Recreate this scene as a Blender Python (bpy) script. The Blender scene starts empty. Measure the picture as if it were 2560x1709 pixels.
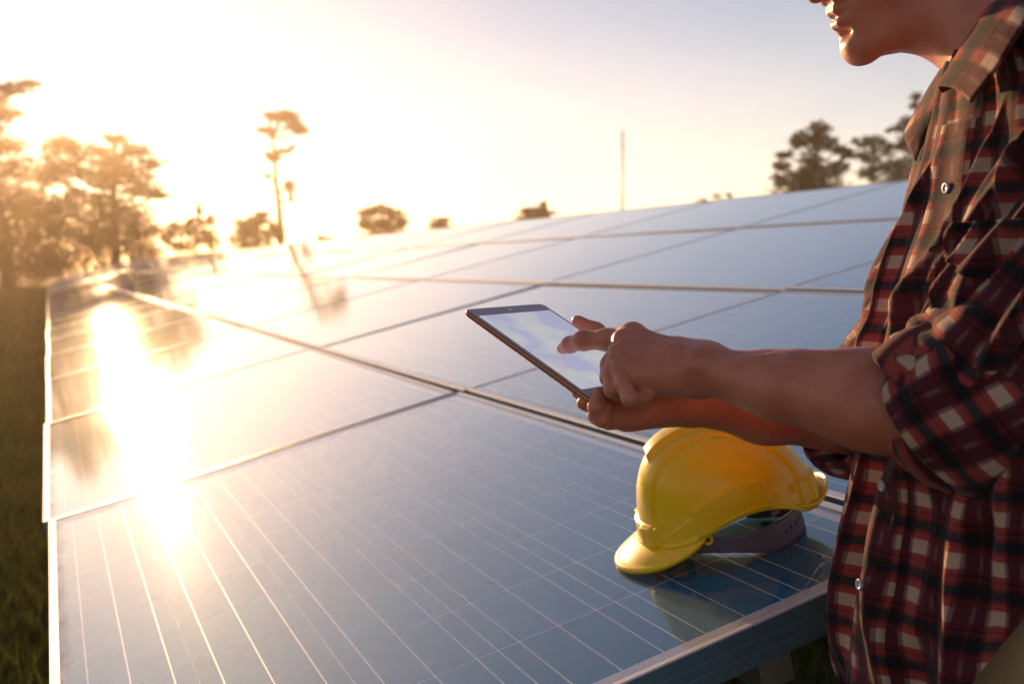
import bpy, bmesh, math, random
import numpy as np
from mathutils import Vector, Matrix

# ---------------------------------------------------------------- camera, sky, sun, exposure
scene = bpy.context.scene
col = scene.collection
R = math.radians
TILT = R(14.15)            # tilt of the solar table
Z0 = 0.643                 # height of the table's low edge
CAM_POS = Vector((0.0172, -0.9569, Z0 + 0.5572))
YAW, PITCH, FPX = R(22.93), R(-3.82), 2739.3      # fitted to the panel grid (photo is 2560 px wide)

cam_data = bpy.data.cameras.new('camera')
cam = bpy.data.objects.new('camera', cam_data)
col.objects.link(cam)
scene.camera = cam
cam_data.sensor_width = 36.0
cam_data.lens = FPX / 2560 * 36.0
cam_data.clip_start = 0.02
cam_data.clip_end = 3000
fwd = Vector((math.sin(YAW) * math.cos(PITCH), math.cos(YAW) * math.cos(PITCH), math.sin(PITCH)))
cam.location = CAM_POS
cam.rotation_euler = fwd.to_track_quat('-Z', 'Y').to_euler()
cam_data.dof.use_dof = True
cam_data.dof.focus_distance = 1.22
cam_data.dof.aperture_fstop = 5.6

SUN_AZ, SUN_EL = R(0.1), R(8.2)      # azimuth from +Y towards +X
sun_dir = Vector((math.sin(SUN_AZ) * math.cos(SUN_EL), math.cos(SUN_AZ) * math.cos(SUN_EL), math.sin(SUN_EL)))
world = bpy.data.worlds.new('World')
scene.world = world
world.use_nodes = True
wn, wl = world.node_tree.nodes, world.node_tree.links
wn.clear()
sky = wn.new('ShaderNodeTexSky')
sky.sky_type = 'NISHITA'
sky.sun_disc = False
sky.sun_elevation = SUN_EL
sky.sun_rotation = SUN_AZ
sky.air_density = 1.0
sky.dust_density = 0.12
sky.ozone_density = 3.0
bg = wn.new('ShaderNodeBackground')
bg.inputs['Strength'].default_value = 0.078
wo = wn.new('ShaderNodeOutputWorld')
# thin high cloud veil, evenly over the whole sky with faint streaks
wtc = wn.new('ShaderNodeTexCoord')
wmap = wn.new('ShaderNodeMapping'); wmap.inputs['Scale'].default_value = (2.0, 2.0, 7.0); wmap.inputs['Rotation'].default_value = (.25, .35, .3)
wl.new(wtc.outputs['Generated'], wmap.inputs['Vector'])
wnz = wn.new('ShaderNodeTexNoise'); wnz.inputs['Scale'].default_value = 1.6; wnz.inputs['Detail'].default_value = 7; wnz.inputs['Roughness'].default_value = .55
wl.new(wmap.outputs[0], wnz.inputs['Vector'])
wmr = wn.new('ShaderNodeMapRange'); wmr.inputs[1].default_value = .35; wmr.inputs[2].default_value = .75; wmr.inputs[3].default_value = .85; wmr.inputs[4].default_value = 1.25
wl.new(wnz.outputs['Fac'], wmr.inputs[0])
veil = wn.new('ShaderNodeMixRGB'); veil.blend_type = 'MULTIPLY'; veil.inputs[0].default_value = 1
veil.inputs[1].default_value = (2.8, 1.72, 1.05, 1)
# the veil thickens towards the horizon as the air path grows, all round alike
wsep = wn.new('ShaderNodeSeparateXYZ'); wl.new(wtc.outputs['Generated'], wsep.inputs[0])
wabs = wn.new('ShaderNodeMath'); wabs.operation = 'ABSOLUTE'; wl.new(wsep.outputs['Z'], wabs.inputs[0])
wadd0 = wn.new('ShaderNodeMath'); wadd0.operation = 'ADD'; wadd0.inputs[1].default_value = .12; wl.new(wabs.outputs[0], wadd0.inputs[0])
wdiv = wn.new('ShaderNodeMath'); wdiv.operation = 'DIVIDE'; wdiv.inputs[0].default_value = .30; wl.new(wadd0.outputs[0], wdiv.inputs[1])
wmul = wn.new('ShaderNodeMath'); wmul.operation = 'MULTIPLY'; wpw = wn.new('ShaderNodeMath'); wpw.operation = 'POWER'; wpw.inputs[1].default_value = 2.1; wl.new(wdiv.outputs[0], wpw.inputs[0])
wl.new(wpw.outputs[0], wmul.inputs[0]); wl.new(wmr.outputs[0], wmul.inputs[1])
wl.new(wmul.outputs[0], veil.inputs[2])
wadd = wn.new('ShaderNodeMixRGB'); wadd.blend_type = 'ADD'; wadd.inputs[0].default_value = 1
wl.new(sky.outputs[0], wadd.inputs[1]); wl.new(veil.outputs[0], wadd.inputs[2])
wl.new(wadd.outputs[0], bg.inputs['Color'])
wl.new(bg.outputs[0], wo.inputs['Surface'])

sun_data = bpy.data.lights.new('sun', 'SUN')
sun_data.energy = 4.6
sun_data.angle = R(0.53)
sun_data.color = (1.0, 0.58, 0.27)
sun = bpy.data.objects.new('sun', sun_data)
col.objects.link(sun)
sun.rotation_euler = (-sun_dir).to_track_quat('-Z', 'Y').to_euler()

vs = scene.view_settings
vs.view_transform = 'Standard'
vs.look = 'None'
vs.gamma = 1.0
vs.use_curve_mapping = False
vs.exposure = 0.74
scene.cycles.use_denoising = True
scene.cycles.max_bounces = 10
scene.cycles.transparent_max_bounces = 24
scene.cycles.sample_clamp_indirect = 8.0

# ---------------------------------------------------------------- helpers
rng = random.Random(7)
CX = Vector((math.cos(YAW), -math.sin(YAW), 0))        # picture right
CF = fwd
CD = CF.cross(CX)                                      # picture down
def px(x, y, d):
    """photo pixel (2560 wide) at a depth d metres along the view axis -> world point"""
    return CAM_POS + CF * d + CX * ((x - 1280) / FPX * d) + CD * ((y - 854.5) / FPX * d)
def px_dir(x, y):
    return (px(x, y, 1.0) - CAM_POS).normalized()
def uvn(u, v, n=0.0):
    """table coordinates (u up the slope, v along the table, n off the glass) -> world"""
    c, s = math.cos(TILT), math.sin(TILT)
    return Vector((u * c - n * s, v, Z0 + u * s + n * c))
TABLE = Matrix(((math.cos(TILT), 0, -math.sin(TILT), 0), (0, 1, 0, 0), (math.sin(TILT), 0, math.cos(TILT), Z0), (0, 0, 0, 1)))

def link(o, parent=None):
    col.objects.link(o)
    if parent is not None:
        o.parent = parent
    return o
def tag(o, label, cat, group=None, kind=None):
    o['label'] = label
    if cat: o['category'] = cat
    if group: o['group'] = group
    if kind: o['kind'] = kind
    return o
def empty(name, loc=(0, 0, 0), rot=None):
    o = bpy.data.objects.new(name, None)
    o.empty_display_size = 0.1
    col.objects.link(o)
    o.location = loc
    if rot is not None: o.rotation_euler = rot
    return o
def mesh_from(name, verts, faces, mats=None, mat_idx=None, smooth=False, uvs=None):
    me = bpy.data.meshes.new(name)
    me.from_pydata([tuple(v) for v in verts], [], [tuple(f) for f in faces])
    if mats:
        for m in (mats if isinstance(mats, (list, tuple)) else [mats]):
            me.materials.append(m)
    if mat_idx is not None:
        me.polygons.foreach_set('material_index', mat_idx)
    if smooth:
        me.polygons.foreach_set('use_smooth', [True] * len(me.polygons))
    if uvs is not None:
        ul = me.uv_layers.new(name='UVMap')
        li = np.empty(len(me.loops), dtype=np.int32)
        me.loops.foreach_get('vertex_index', li)
        ul.data.foreach_set('uv', np.asarray(uvs, dtype=np.float32)[li].ravel())
    me.update()
    return me
def fast_mesh(name, verts, faces, mats=None, mat_idx=None, smooth=True, uvs=None):
    """numpy verts (n,3), faces (m,k)"""
    verts = np.asarray(verts, dtype=np.float32); faces = np.asarray(faces, dtype=np.int32)
    me = bpy.data.meshes.new(name)
    me.vertices.add(len(verts)); me.vertices.foreach_set('co', verts.ravel())
    k = faces.shape[1]
    me.loops.add(faces.size); me.loops.foreach_set('vertex_index', faces.ravel())
    me.polygons.add(len(faces))
    me.polygons.foreach_set('loop_start', np.arange(0, faces.size, k, dtype=np.int32))
    me.polygons.foreach_set('loop_total', np.full(len(faces), k, dtype=np.int32))
    if smooth: me.polygons.foreach_set('use_smooth', np.ones(len(faces), dtype=bool))
    if mats:
        for m in (mats if isinstance(mats, (list, tuple)) else [mats]): me.materials.append(m)
    if mat_idx is not None: me.polygons.foreach_set('material_index', np.asarray(mat_idx, dtype=np.int32))
    if uvs is not None:
        ul = me.uv_layers.new(name='UVMap')
        ul.data.foreach_set('uv', np.asarray(uvs, dtype=np.float32)[faces.ravel()].ravel())
    me.update(calc_edges=True)
    me.validate()
    return me
def obj(name, me, parent=None, loc=None, rot=None):
    o = bpy.data.objects.new(name, me)
    link(o, parent)
    if loc is not None: o.location = loc
    if rot is not None: o.rotation_euler = rot
    return o
BOXF = [(0, 3, 2, 1), (4, 5, 6, 7), (0, 1, 5, 4), (1, 2, 6, 5), (2, 3, 7, 6), (3, 0, 4, 7)]
def box_vf(lo, hi):
    x0, y0, z0 = lo; x1, y1, z1 = hi
    return ([(x0, y0, z0), (x1, y0, z0), (x1, y1, z0), (x0, y1, z0), (x0, y0, z1), (x1, y0, z1), (x1, y1, z1), (x0, y1, z1)], list(BOXF))
class MB:
    def __init__(self): self.v = []; self.f = []; self.mi = []
    def add(self, v, f, mi=0):
        b = len(self.v); self.v += [tuple(p) for p in v]; self.f += [tuple(i + b for i in q) for q in f]; self.mi += [mi] * len(f)
        return self
    def box(self, lo, hi, mi=0): return self.add(*box_vf(lo, hi), mi)
    def tube(self, pts, rad, n=8, mi=0, cap=True):
        pts = [Vector(p) for p in pts]; rs = rad if isinstance(rad, (list, tuple)) else [rad] * len(pts)
        v = []; f = []; prev = None
        for i, p in enumerate(pts):
            t = (pts[min(i + 1, len(pts) - 1)] - pts[max(i - 1, 0)]).normalized()
            if prev is None:
                a = t.orthogonal().normalized()
            else:
                a = (prev - t * prev.dot(t)).normalized()
            prev = a; b = t.cross(a)
            for k in range(n):
                w = 2 * math.pi * k / n
                v.append(p + (a * math.cos(w) + b * math.sin(w)) * rs[i])
        for i in range(len(pts) - 1):
            for k in range(n):
                f.append((i * n + k, i * n + (k + 1) % n, (i + 1) * n + (k + 1) % n, (i + 1) * n + k))
        if cap:
            f.append(tuple(range(n - 1, -1, -1))); f.append(tuple((len(pts) - 1) * n + k for k in range(n)))
        return self.add(v, f, mi)
    def mesh(self, name, mats, smooth=False): return mesh_from(name, self.v, self.f, mats, self.mi, smooth)

# ---------------------------------------------------------------- materials
def new_mat(name):
    m = bpy.data.materials.new(name); m.use_nodes = True
    nt = m.node_tree; nt.nodes.clear()
    out = nt.nodes.new('ShaderNodeOutputMaterial')
    return m, nt.nodes, nt.links, out
def principled(name, color, rough=0.5, metal=0.0, noise=None, bump=None, sub=0.0, sub_rad=None, spec=0.5, coat=0.0, trans=0.0, rough_var=0.0, coords='Object'):
    """noise=(scale, amount, second colour), bump=(scale, strength)"""
    m, n, l, out = new_mat(name)
    b = n.new('ShaderNodeBsdfPrincipled')
    b.inputs['Base Color'].default_value = (*color, 1)
    b.inputs['Roughness'].default_value = rough
    b.inputs['Metallic'].default_value = metal
    b.inputs['Specular IOR Level'].default_value = spec
    b.inputs['Coat Weight'].default_value = coat
    if sub:
        b.inputs['Subsurface Weight'].default_value = sub
        b.inputs['Subsurface Radius'].default_value = sub_rad or (1, .35, .2)
        b.inputs['Subsurface Scale'].default_value = 0.01
    tc = n.new('ShaderNodeTexCoord')
    if noise:
        t = n.new('ShaderNodeTexNoise'); t.inputs['Scale'].default_value = noise[0]; t.inputs['Detail'].default_value = 6
        l.new(tc.outputs[coords], t.inputs['Vector'])
        rp = n.new('ShaderNodeMapRange'); rp.inputs[1].default_value = 0.5 - 0.5 * (1 - 0.6); rp.inputs[2].default_value = 0.7
        l.new(t.outputs['Fac'], rp.inputs[0])
        mx = n.new('ShaderNodeMixRGB'); mx.inputs['Color1'].default_value = (*color, 1); mx.inputs['Color2'].default_value = (*noise[2], 1)
        mm = n.new('ShaderNodeMath'); mm.operation = 'MULTIPLY'; mm.inputs[1].default_value = noise[1]
        l.new(rp.outputs[0], mm.inputs[0]); l.new(mm.outputs[0], mx.inputs['Fac'])
        l.new(mx.outputs[0], b.inputs['Base Color'])
        if rough_var:
            ra = n.new('ShaderNodeMapRange'); ra.inputs[3].default_value = rough - rough_var; ra.inputs[4].default_value = rough + rough_var
            l.new(t.outputs['Fac'], ra.inputs[0]); l.new(ra.outputs[0], b.inputs['Roughness'])
    if bump:
        t2 = n.new('ShaderNodeTexNoise'); t2.inputs['Scale'].default_value = bump[0]; t2.inputs['Detail'].default_value = 4
        l.new(tc.outputs[coords], t2.inputs['Vector'])
        bp = n.new('ShaderNodeBump'); bp.inputs['Strength'].default_value = bump[1]; bp.inputs['Distance'].default_value = bump[2] if len(bump) > 2 else 0.002
        l.new(t2.outputs['Fac'], bp.inputs['Height']); l.new(bp.outputs[0], b.inputs['Normal'])
    l.new(b.outputs[0], out.inputs['Surface'])
    return m

def glass_mat(name, rough=0.1, ior=1.5, dust=0.035):
    m, n, l, out = new_mat(name)
    tr = n.new('ShaderNodeBsdfTransparent'); tr.inputs[0].default_value = (.94, .96, .96, 1)
    gl = n.new('ShaderNodeBsdfGlossy'); gl.inputs['Roughness'].default_value = rough
    gs = n.new('ShaderNodeBsdfGlossy'); gs.inputs['Roughness'].default_value = rough
    gs.distribution = 'BECKMANN'; gl.inputs['Roughness'].default_value = rough * 2.4
    gl.inputs[0].default_value = gs.inputs[0].default_value = (.94, .98, 1.0, 1)      # bluish anti-reflection coat
    gm = n.new('ShaderNodeMixShader'); gm.inputs[0].default_value = .025; l.new(gs.outputs[0], gm.inputs[1]); l.new(gl.outputs[0], gm.inputs[2])
    # Schlick reflectance, the same for light passing the pane either way
    lw = n.new('ShaderNodeLayerWeight'); lw.inputs['Blend'].default_value = .5
    pw = n.new('ShaderNodeMath'); pw.operation = 'POWER'; pw.inputs[1].default_value = 3.1; l.new(lw.outputs['Facing'], pw.inputs[0])
    r0 = ((ior - 1) / (ior + 1)) ** 2
    fr = n.new('ShaderNodeMath'); fr.operation = 'MULTIPLY_ADD'; fr.inputs[1].default_value = 1 - r0; fr.inputs[2].default_value = r0; l.new(pw.outputs[0], fr.inputs[0])
    mx = n.new('ShaderNodeMixShader')
    l.new(fr.outputs[0], mx.inputs[0]); l.new(tr.outputs[0], mx.inputs[1]); l.new(gm.outputs[0], mx.inputs[2])
    tc = n.new('ShaderNodeTexCoord')
    # film of dust, heavier in patches and along the low frame edge
    df = n.new('ShaderNodeBsdfDiffuse'); df.inputs[0].default_value = (.30, .24, .17, 1)
    nz = n.new('ShaderNodeTexNoise'); nz.inputs['Scale'].default_value = 9; nz.inputs['Detail'].default_value = 8; nz.inputs['Roughness'].default_value = .7
    l.new(tc.outputs['Object'], nz.inputs['Vector'])
    sx = n.new('ShaderNodeSeparateXYZ'); l.new(tc.outputs['Object'], sx.inputs[0])
    edge = n.new('ShaderNodeMapRange'); edge.inputs[1].default_value = .012; edge.inputs[2].default_value = .034; edge.inputs[3].default_value = .75; edge.inputs[4].default_value = 0
    l.new(sx.outputs['X'], edge.inputs[0])
    nr = n.new('ShaderNodeMapRange'); nr.inputs[1].default_value = .35; nr.inputs[2].default_value = .75; nr.inputs[3].default_value = 0; nr.inputs[4].default_value = 1
    l.new(nz.outputs['Fac'], nr.inputs[0])
    e2 = n.new('ShaderNodeMath'); e2.operation = 'MULTIPLY'; l.new(edge.outputs[0], e2.inputs[0]); l.new(nr.outputs[0], e2.inputs[1])
    d2 = n.new('ShaderNodeMath'); d2.operation = 'MULTIPLY_ADD'; d2.inputs[1].default_value = dust; l.new(nr.outputs[0], d2.inputs[0]); l.new(e2.outputs[0], d2.inputs[2])
    vo = n.new('ShaderNodeTexVoronoi'); vo.inputs['Scale'].default_value = 38; vo.inputs['Randomness'].default_value = 1; l.new(tc.outputs['Object'], vo.inputs['Vector'])
    vr = n.new('ShaderNodeMapRange'); vr.inputs[1].default_value = .10; vr.inputs[2].default_value = .02; vr.inputs[3].default_value = 0; vr.inputs[4].default_value = .10; l.new(vo.outputs['Distance'], vr.inputs[0])
    vm = n.new('ShaderNodeMath'); vm.operation = 'MULTIPLY'; l.new(vr.outputs[0], vm.inputs[0]); l.new(nr.outputs[0], vm.inputs[1])
    d3 = n.new('ShaderNodeMath'); d3.operation = 'ADD'; l.new(d2.outputs[0], d3.inputs[0]); l.new(vm.outputs[0], d3.inputs[1])
    mx2 = n.new('ShaderNodeMixShader'); l.new(d3.outputs[0], mx2.inputs[0]); l.new(mx.outputs[0], mx2.inputs[1]); l.new(df.outputs[0], mx2.inputs[2])
    # slight waviness of the rolled glass
    wv = n.new('ShaderNodeTexNoise'); wv.inputs['Scale'].default_value = 900; wv.inputs['Detail'].default_value = 1
    l.new(tc.outputs['Object'], wv.inputs['Vector'])
    bp = n.new('ShaderNodeBump'); bp.inputs['Strength'].default_value = .02; bp.inputs['Distance'].default_value = .0005
    l.new(wv.outputs['Fac'], bp.inputs['Height']); l.new(bp.outputs[0], gl.inputs['Normal'])
    l.new(mx2.outputs[0], out.inputs['Surface'])
    return m
def leaf_mat(name, c1, c2, transl=.35, gloss=.04):
    m, n, l, out = new_mat(name)
    oi = n.new('ShaderNodeTexCoord'); nz = n.new('ShaderNodeTexNoise'); nz.inputs['Scale'].default_value = 1.3
    l.new(oi.outputs['Object'], nz.inputs['Vector'])
    mr = n.new('ShaderNodeMapRange'); mr.inputs[1].default_value = .35; mr.inputs[2].default_value = .65; l.new(nz.outputs['Fac'], mr.inputs[0])
    mx = n.new('ShaderNodeMixRGB'); mx.inputs[1].default_value = (*c1, 1); mx.inputs[2].default_value = (*c2, 1); l.new(mr.outputs[0], mx.inputs[0])
    d = n.new('ShaderNodeBsdfDiffuse'); t = n.new('ShaderNodeBsdfTranslucent'); g = n.new('ShaderNodeBsdfGlossy'); g.inputs['Roughness'].default_value = .4
    l.new(mx.outputs[0], d.inputs[0]); l.new(mx.outputs[0], t.inputs[0])
    m1 = n.new('ShaderNodeMixShader'); m1.inputs[0].default_value = transl; l.new(d.outputs[0], m1.inputs[1]); l.new(t.outputs[0], m1.inputs[2])
    m2 = n.new('ShaderNodeMixShader'); m2.inputs[0].default_value = gloss; l.new(m1.outputs[0], m2.inputs[1]); l.new(g.outputs[0], m2.inputs[2])
    l.new(m2.outputs[0], out.inputs['Surface'])
    return m
M = {}
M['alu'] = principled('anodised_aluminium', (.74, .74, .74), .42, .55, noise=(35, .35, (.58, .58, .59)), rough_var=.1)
M['alu_shaded'] = principled('shaded_frame_side', (.15, .28, .38), .42, .6, noise=(25, .4, (.11, .21, .30)))  # same aluminium as the lip; shade of the outer walls put into the colour
M['steel'] = principled('galvanised_steel', (.42, .43, .44), .5, .8, noise=(18, .6, (.28, .29, .30)))
M['backsheet'] = principled('white_backsheet', (.80, .82, .84), .6)
M['ribbon'] = principled('silver_ribbon', (.84, .84, .82), .4, .1)
M['rubber'] = principled('black_seal', (.02, .02, .022), .6)
def cell_mat():
    m, n, l, out = new_mat('polycrystalline_cell')
    b = n.new('ShaderNodeBsdfPrincipled')
    tc = n.new('ShaderNodeTexCoord'); v = n.new('ShaderNodeTexVoronoi'); v.inputs['Scale'].default_value = 70
    l.new(tc.outputs['Object'], v.inputs['Vector'])
    cr = n.new('ShaderNodeValToRGB'); cr.color_ramp.elements[0].color = (.006, .22, .40, 1); cr.color_ramp.elements[1].color = (.010, .27, .47, 1)
    l.new(v.outputs['Color'], cr.inputs[0])
    oi = n.new('ShaderNodeObjectInfo'); mr = n.new('ShaderNodeMapRange'); mr.inputs[3].default_value = .88; mr.inputs[4].default_value = 1.08; l.new(oi.outputs['Random'], mr.inputs[0])
    mu = n.new('ShaderNodeMixRGB'); mu.blend_type = 'MULTIPLY'; mu.inputs[0].default_value = 1; l.new(cr.outputs[0], mu.inputs[1]); l.new(mr.outputs[0], mu.inputs[2]); l.new(mu.outputs[0], b.inputs['Base Color'])
    b.inputs['Roughness'].default_value = .6; b.inputs['Metallic'].default_value = .3
    l.new(b.outputs[0], out.inputs['Surface'])
    return m
M['cell'] = cell_mat()
M['glass'] = glass_mat('solar_glass', .074, 1.62)
M['clear'] = new_mat('glass_edge')[0]
_t = M['clear'].node_tree; _b = _t.nodes.new('ShaderNodeBsdfTransparent'); _t.links.new(_b.outputs[0], _t.nodes['Material Output'].inputs['Surface'])
# ---------------------------------------------------------------- ground
def ground_material():
    m, n, l, out = new_mat('grassy_soil')
    b = n.new('ShaderNodeBsdfPrincipled'); b.inputs['Roughness'].default_value = .95; b.inputs['Specular IOR Level'].default_value = .1
    tc = n.new('ShaderNodeTexCoord')
    a = n.new('ShaderNodeTexNoise'); a.inputs['Scale'].default_value = .7; a.inputs['Detail'].default_value = 9; a.inputs['Roughness'].default_value = .65
    l.new(tc.outputs['Object'], a.inputs['Vector'])
    c = n.new('ShaderNodeValToRGB')
    e = c.color_ramp.elements; e[0].position = .32; e[0].color = (.10, .062, .034, 1); e[1].position = .68; e[1].color = (.075, .105, .025, 1)
    k = c.color_ramp.elements.new(.5); k.color = (.070, .075, .024, 1)
    l.new(a.outputs['Fac'], c.inputs[0]); l.new(c.outputs[0], b.inputs['Base Color'])
    h = n.new('ShaderNodeTexNoise'); h.inputs['Scale'].default_value = 22; h.inputs['Detail'].default_value = 6; l.new(tc.outputs['Object'], h.inputs['Vector'])
    bp = n.new('ShaderNodeBump'); bp.inputs['Strength'].default_value = .9; bp.inputs['Distance'].default_value = .05
    l.new(h.outputs['Fac'], bp.inputs['Height']); l.new(bp.outputs[0], b.inputs['Normal'])
    l.new(b.outputs[0], out.inputs['Surface'])
    return m
def build_ground():
    xs = np.concatenate([np.linspace(-900, -40, 12), np.linspace(-36, 36, 73), np.linspace(40, 900, 12)])
    ys = np.concatenate([np.linspace(-300, -12, 8), np.linspace(-8, 90, 99), np.linspace(110, 1200, 14)])
    X, Y = np.meshgrid(xs, ys, indexing='ij')
    Zg = .05 * np.sin(X * .61 + 1.3) * np.sin(Y * .43) + .03 * np.sin(X * 1.9) * np.cos(Y * 1.3 + .5)
    near = np.exp(-((X - .8) ** 2 + (Y + .2) ** 2) / .9)
    Zg = Zg * (1 - near) * np.clip(1 - np.hypot(X, Y) / 200, 0, 1)
    V = np.stack([X, Y, Zg], -1).reshape(-1, 3); ny = len(ys)
    i, j = np.meshgrid(np.arange(len(xs) - 1), np.arange(ny - 1), indexing='ij'); a = (i * ny + j).ravel()
    o = obj('ground', fast_mesh('ground', V, np.stack([a, a + ny, a + ny + 1, a + 1], 1), ground_material()))
    o['kind'] = 'structure'
    o['label'] = 'rough grassy ground under and around the solar table'
    return o
build_ground()

# ---------------------------------------------------------------- solar table: rack and panels
PW, PL = 0.999, 1.640              # panel across the slope, along the table
RP, CP = PW + .020, 1.652          # row and column pitch
NCOL, NROW = 34, 4
FH = .046                          # frame height
def build_rack():
    rk = empty('mounting_rack', (0, 0, 0))
    tag(rk, 'galvanised steel rack of posts and rails carrying the long solar table', 'rack')
    L = NCOL * CP
    pu = mesh_from('purlin', *box_vf((-.022, .03, -.05), (.022, L - .05, 0)), M['steel'])
    for r in range(NROW):
        for f in (.24, .76):
            o = obj('purlin', pu, rk); o.matrix_local = TABLE @ Matrix.Translation((r * RP + f * PW, 0, -FH - .001))
    ra = mesh_from('rafter', *box_vf((.1, -.025, -.085), (NROW * RP - .15, .025, 0)), M['steel'])
    lo = mesh_from('post', *box_vf((-.04, -.04, -.3), (.04, .04, 1)), M['steel'])
    k = 0
    y = 2.45
    while y < L:
        o = obj('rafter', ra, rk); o.matrix_local = TABLE @ Matrix.Translation((0, y, -FH - .0515))
        for u in (.75, 3.35):
            p = uvn(u, y, -FH - .14)
            q = obj('post', lo, rk); q.location = (p.x, y, 0); q.scale = (1, 1, p.z)
        y += CP * 2
build_rack()

def frame_rails():
    """four mitred rails with a top lip, an outer groove and a wall, each its own mesh"""
    t = .0022
    out = []
    wall = .0028
    def rail(length):
        lip = .0145 if length == PL else .008
        # profile in (across, height): outer wall with two shallow grooves, lip over the glass
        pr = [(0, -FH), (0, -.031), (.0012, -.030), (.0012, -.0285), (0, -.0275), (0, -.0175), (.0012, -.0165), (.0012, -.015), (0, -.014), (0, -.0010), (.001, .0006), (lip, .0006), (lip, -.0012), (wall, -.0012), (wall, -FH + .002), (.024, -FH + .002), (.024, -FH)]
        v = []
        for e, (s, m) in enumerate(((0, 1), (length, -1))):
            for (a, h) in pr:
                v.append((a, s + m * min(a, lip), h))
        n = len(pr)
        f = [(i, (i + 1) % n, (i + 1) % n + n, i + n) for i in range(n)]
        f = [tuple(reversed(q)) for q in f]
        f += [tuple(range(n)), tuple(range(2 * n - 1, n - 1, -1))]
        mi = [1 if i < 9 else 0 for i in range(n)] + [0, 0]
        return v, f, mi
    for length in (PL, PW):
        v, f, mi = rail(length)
        me = mesh_from('frame_rail', v, f, [M['alu'], M['alu_shaded']], mi)
        bm = bmesh.new(); bm.from_mesh(me); bmesh.ops.recalc_face_normals(bm, faces=bm.faces); bm.to_mesh(me); bm.free()
        out.append(me)
    return out
RAIL_L, RAIL_W = frame_rails()
def glass_mesh():
    lo, hi = (.004, .004, -.0045), (PW - .004, PL - .004, -.0014)
    v, f = box_vf(lo, hi)
    return mesh_from('glass', v, f, [M['clear'], M['glass']], [0, 1, 0, 0, 0, 0])
GLASS = glass_mesh()
CM, CPIT, CS = .022, .158, .1558
CV0 = .035
BACK = mesh_from('backsheet', *box_vf((.006, .006, -.0064), (PW - .006, PL - .006, -.0056)), M['backsheet'])
CELL = mesh_from('cell', *box_vf((0, 0, -.00557), (CS, CS, -.00553)), M['cell'])
RIBBON = mesh_from('ribbon', *box_vf((0, 0, -.0055), (.0020, 10 * CPIT + .006, -.00546)), M['ribbon'])
BUSBAR = mesh_from('end_busbar', *box_vf((0, 0, -.00557), (.27, .005, -.0053)), M['ribbon'])
def cells_joined():
    b = MB(); rb = MB()
    for i in range(6):
        for j in range(10):
            b.box((CM + i * CPIT, CV0 + j * CPIT, -.00557), (CM + i * CPIT + CS, CV0 + j * CPIT + CS, -.00553))
        for k in range(3):
            x = CM + i * CPIT + CS * (k + .5) / 3
            rb.box((x - .0005, CV0 - .006, -.0055), (x + .0005, CV0 + 10 * CPIT + .004, -.00546))
    return b.mesh('cells', [M['cell']]), rb.mesh('ribbons', [M['ribbon']])
CELLS, RIBBONS = cells_joined()
ORD = ['nearest', 'second', 'third', 'fourth', 'fifth', 'sixth', 'seventh', 'eighth', 'ninth', 'tenth', 'eleventh', 'twelfth', 'thirteenth', 'fourteenth', 'fifteenth', 'sixteenth', 'seventeenth', 'eighteenth', 'nineteenth', 'twentieth', 'twenty-first', 'twenty-second', 'twenty-third', 'twenty-fourth', 'twenty-fifth', 'twenty-sixth', 'twenty-seventh', 'twenty-eighth', 'twenty-ninth', 'thirtieth', 'thirty-first', 'thirty-second', 'thirty-third', 'farthest']
ROWN = ['lowest', 'second lowest', 'second highest', 'highest']
def build_panels():
    pr = random.Random(3)
    for r in range(NROW):
        for c in range(NCOL):
            e = empty('solar_panel')
            du = pr.uniform(-.004, .004) + (.007 if (r, c) == (0, 0) else (-.004 if r == 0 and c < 3 else 0))
            tw = R(pr.uniform(-.22, .22)); tb = R(pr.uniform(-.18, .18))
            if (r, c) == (0, 0): tw = tb = 0
            e.matrix_world = TABLE @ Matrix.Translation((r * RP + du, c * CP + pr.uniform(-.002, .002), pr.uniform(-.0015, .0015))) @ Matrix.Rotation(tw, 4, 'Y') @ Matrix.Rotation(tb, 4, 'X')
            if (r, c) == (0, 0): lab = 'dark blue solar panel in the lowest row, carrying the yellow helmet'
            elif c == NCOL - 1: lab = f'solar panel at the far end of the {ROWN[r]} row'
            elif c == 0: lab = f'solar panel at the near end of the {ROWN[r]} row'
            else: lab = f'{ORD[c]} solar panel from the near end of the {ROWN[r]} row'
            tag(e, lab, 'solar panel', 'solar panels of the long table')
            for k in range(2):
                o = obj('frame_rail', RAIL_L, e)
                if k: o.matrix_local = Matrix.Translation((PW, PL, 0)) @ Matrix.Rotation(math.pi, 4, 'Z')
                o = obj('frame_rail', RAIL_W, e)
                o.matrix_local = (Matrix.Translation((PW, 0, 0)) @ Matrix.Rotation(math.pi / 2, 4, 'Z')) if k == 0 else (Matrix.Translation((0, PL, 0)) @ Matrix.Rotation(-math.pi / 2, 4, 'Z'))
            obj('backsheet', BACK, e)
            obj('glass', GLASS, e)
            if c == 0 and r < 2:
                for i in range(6):
                    for j in range(10):
                        obj('cell', CELL, e, (CM + i * CPIT, CV0 + j * CPIT, 0))
                    for k in range(3):
                        obj('ribbon', RIBBON, e, (CM + i * CPIT + CS * (k + .5) / 3 - .0010, CV0 - .006, 0))
                for i in range(3):
                    obj('end_busbar', BUSBAR, e, (CM + .025 + i * 2 * CPIT, CV0 - .0145, 0))
            else:
                o = obj('cell_grid', CELLS, e); o['kind'] = 'stuff'
                o = obj('ribbon_grid', RIBBONS, e); o['kind'] = 'stuff'
build_panels()
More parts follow.
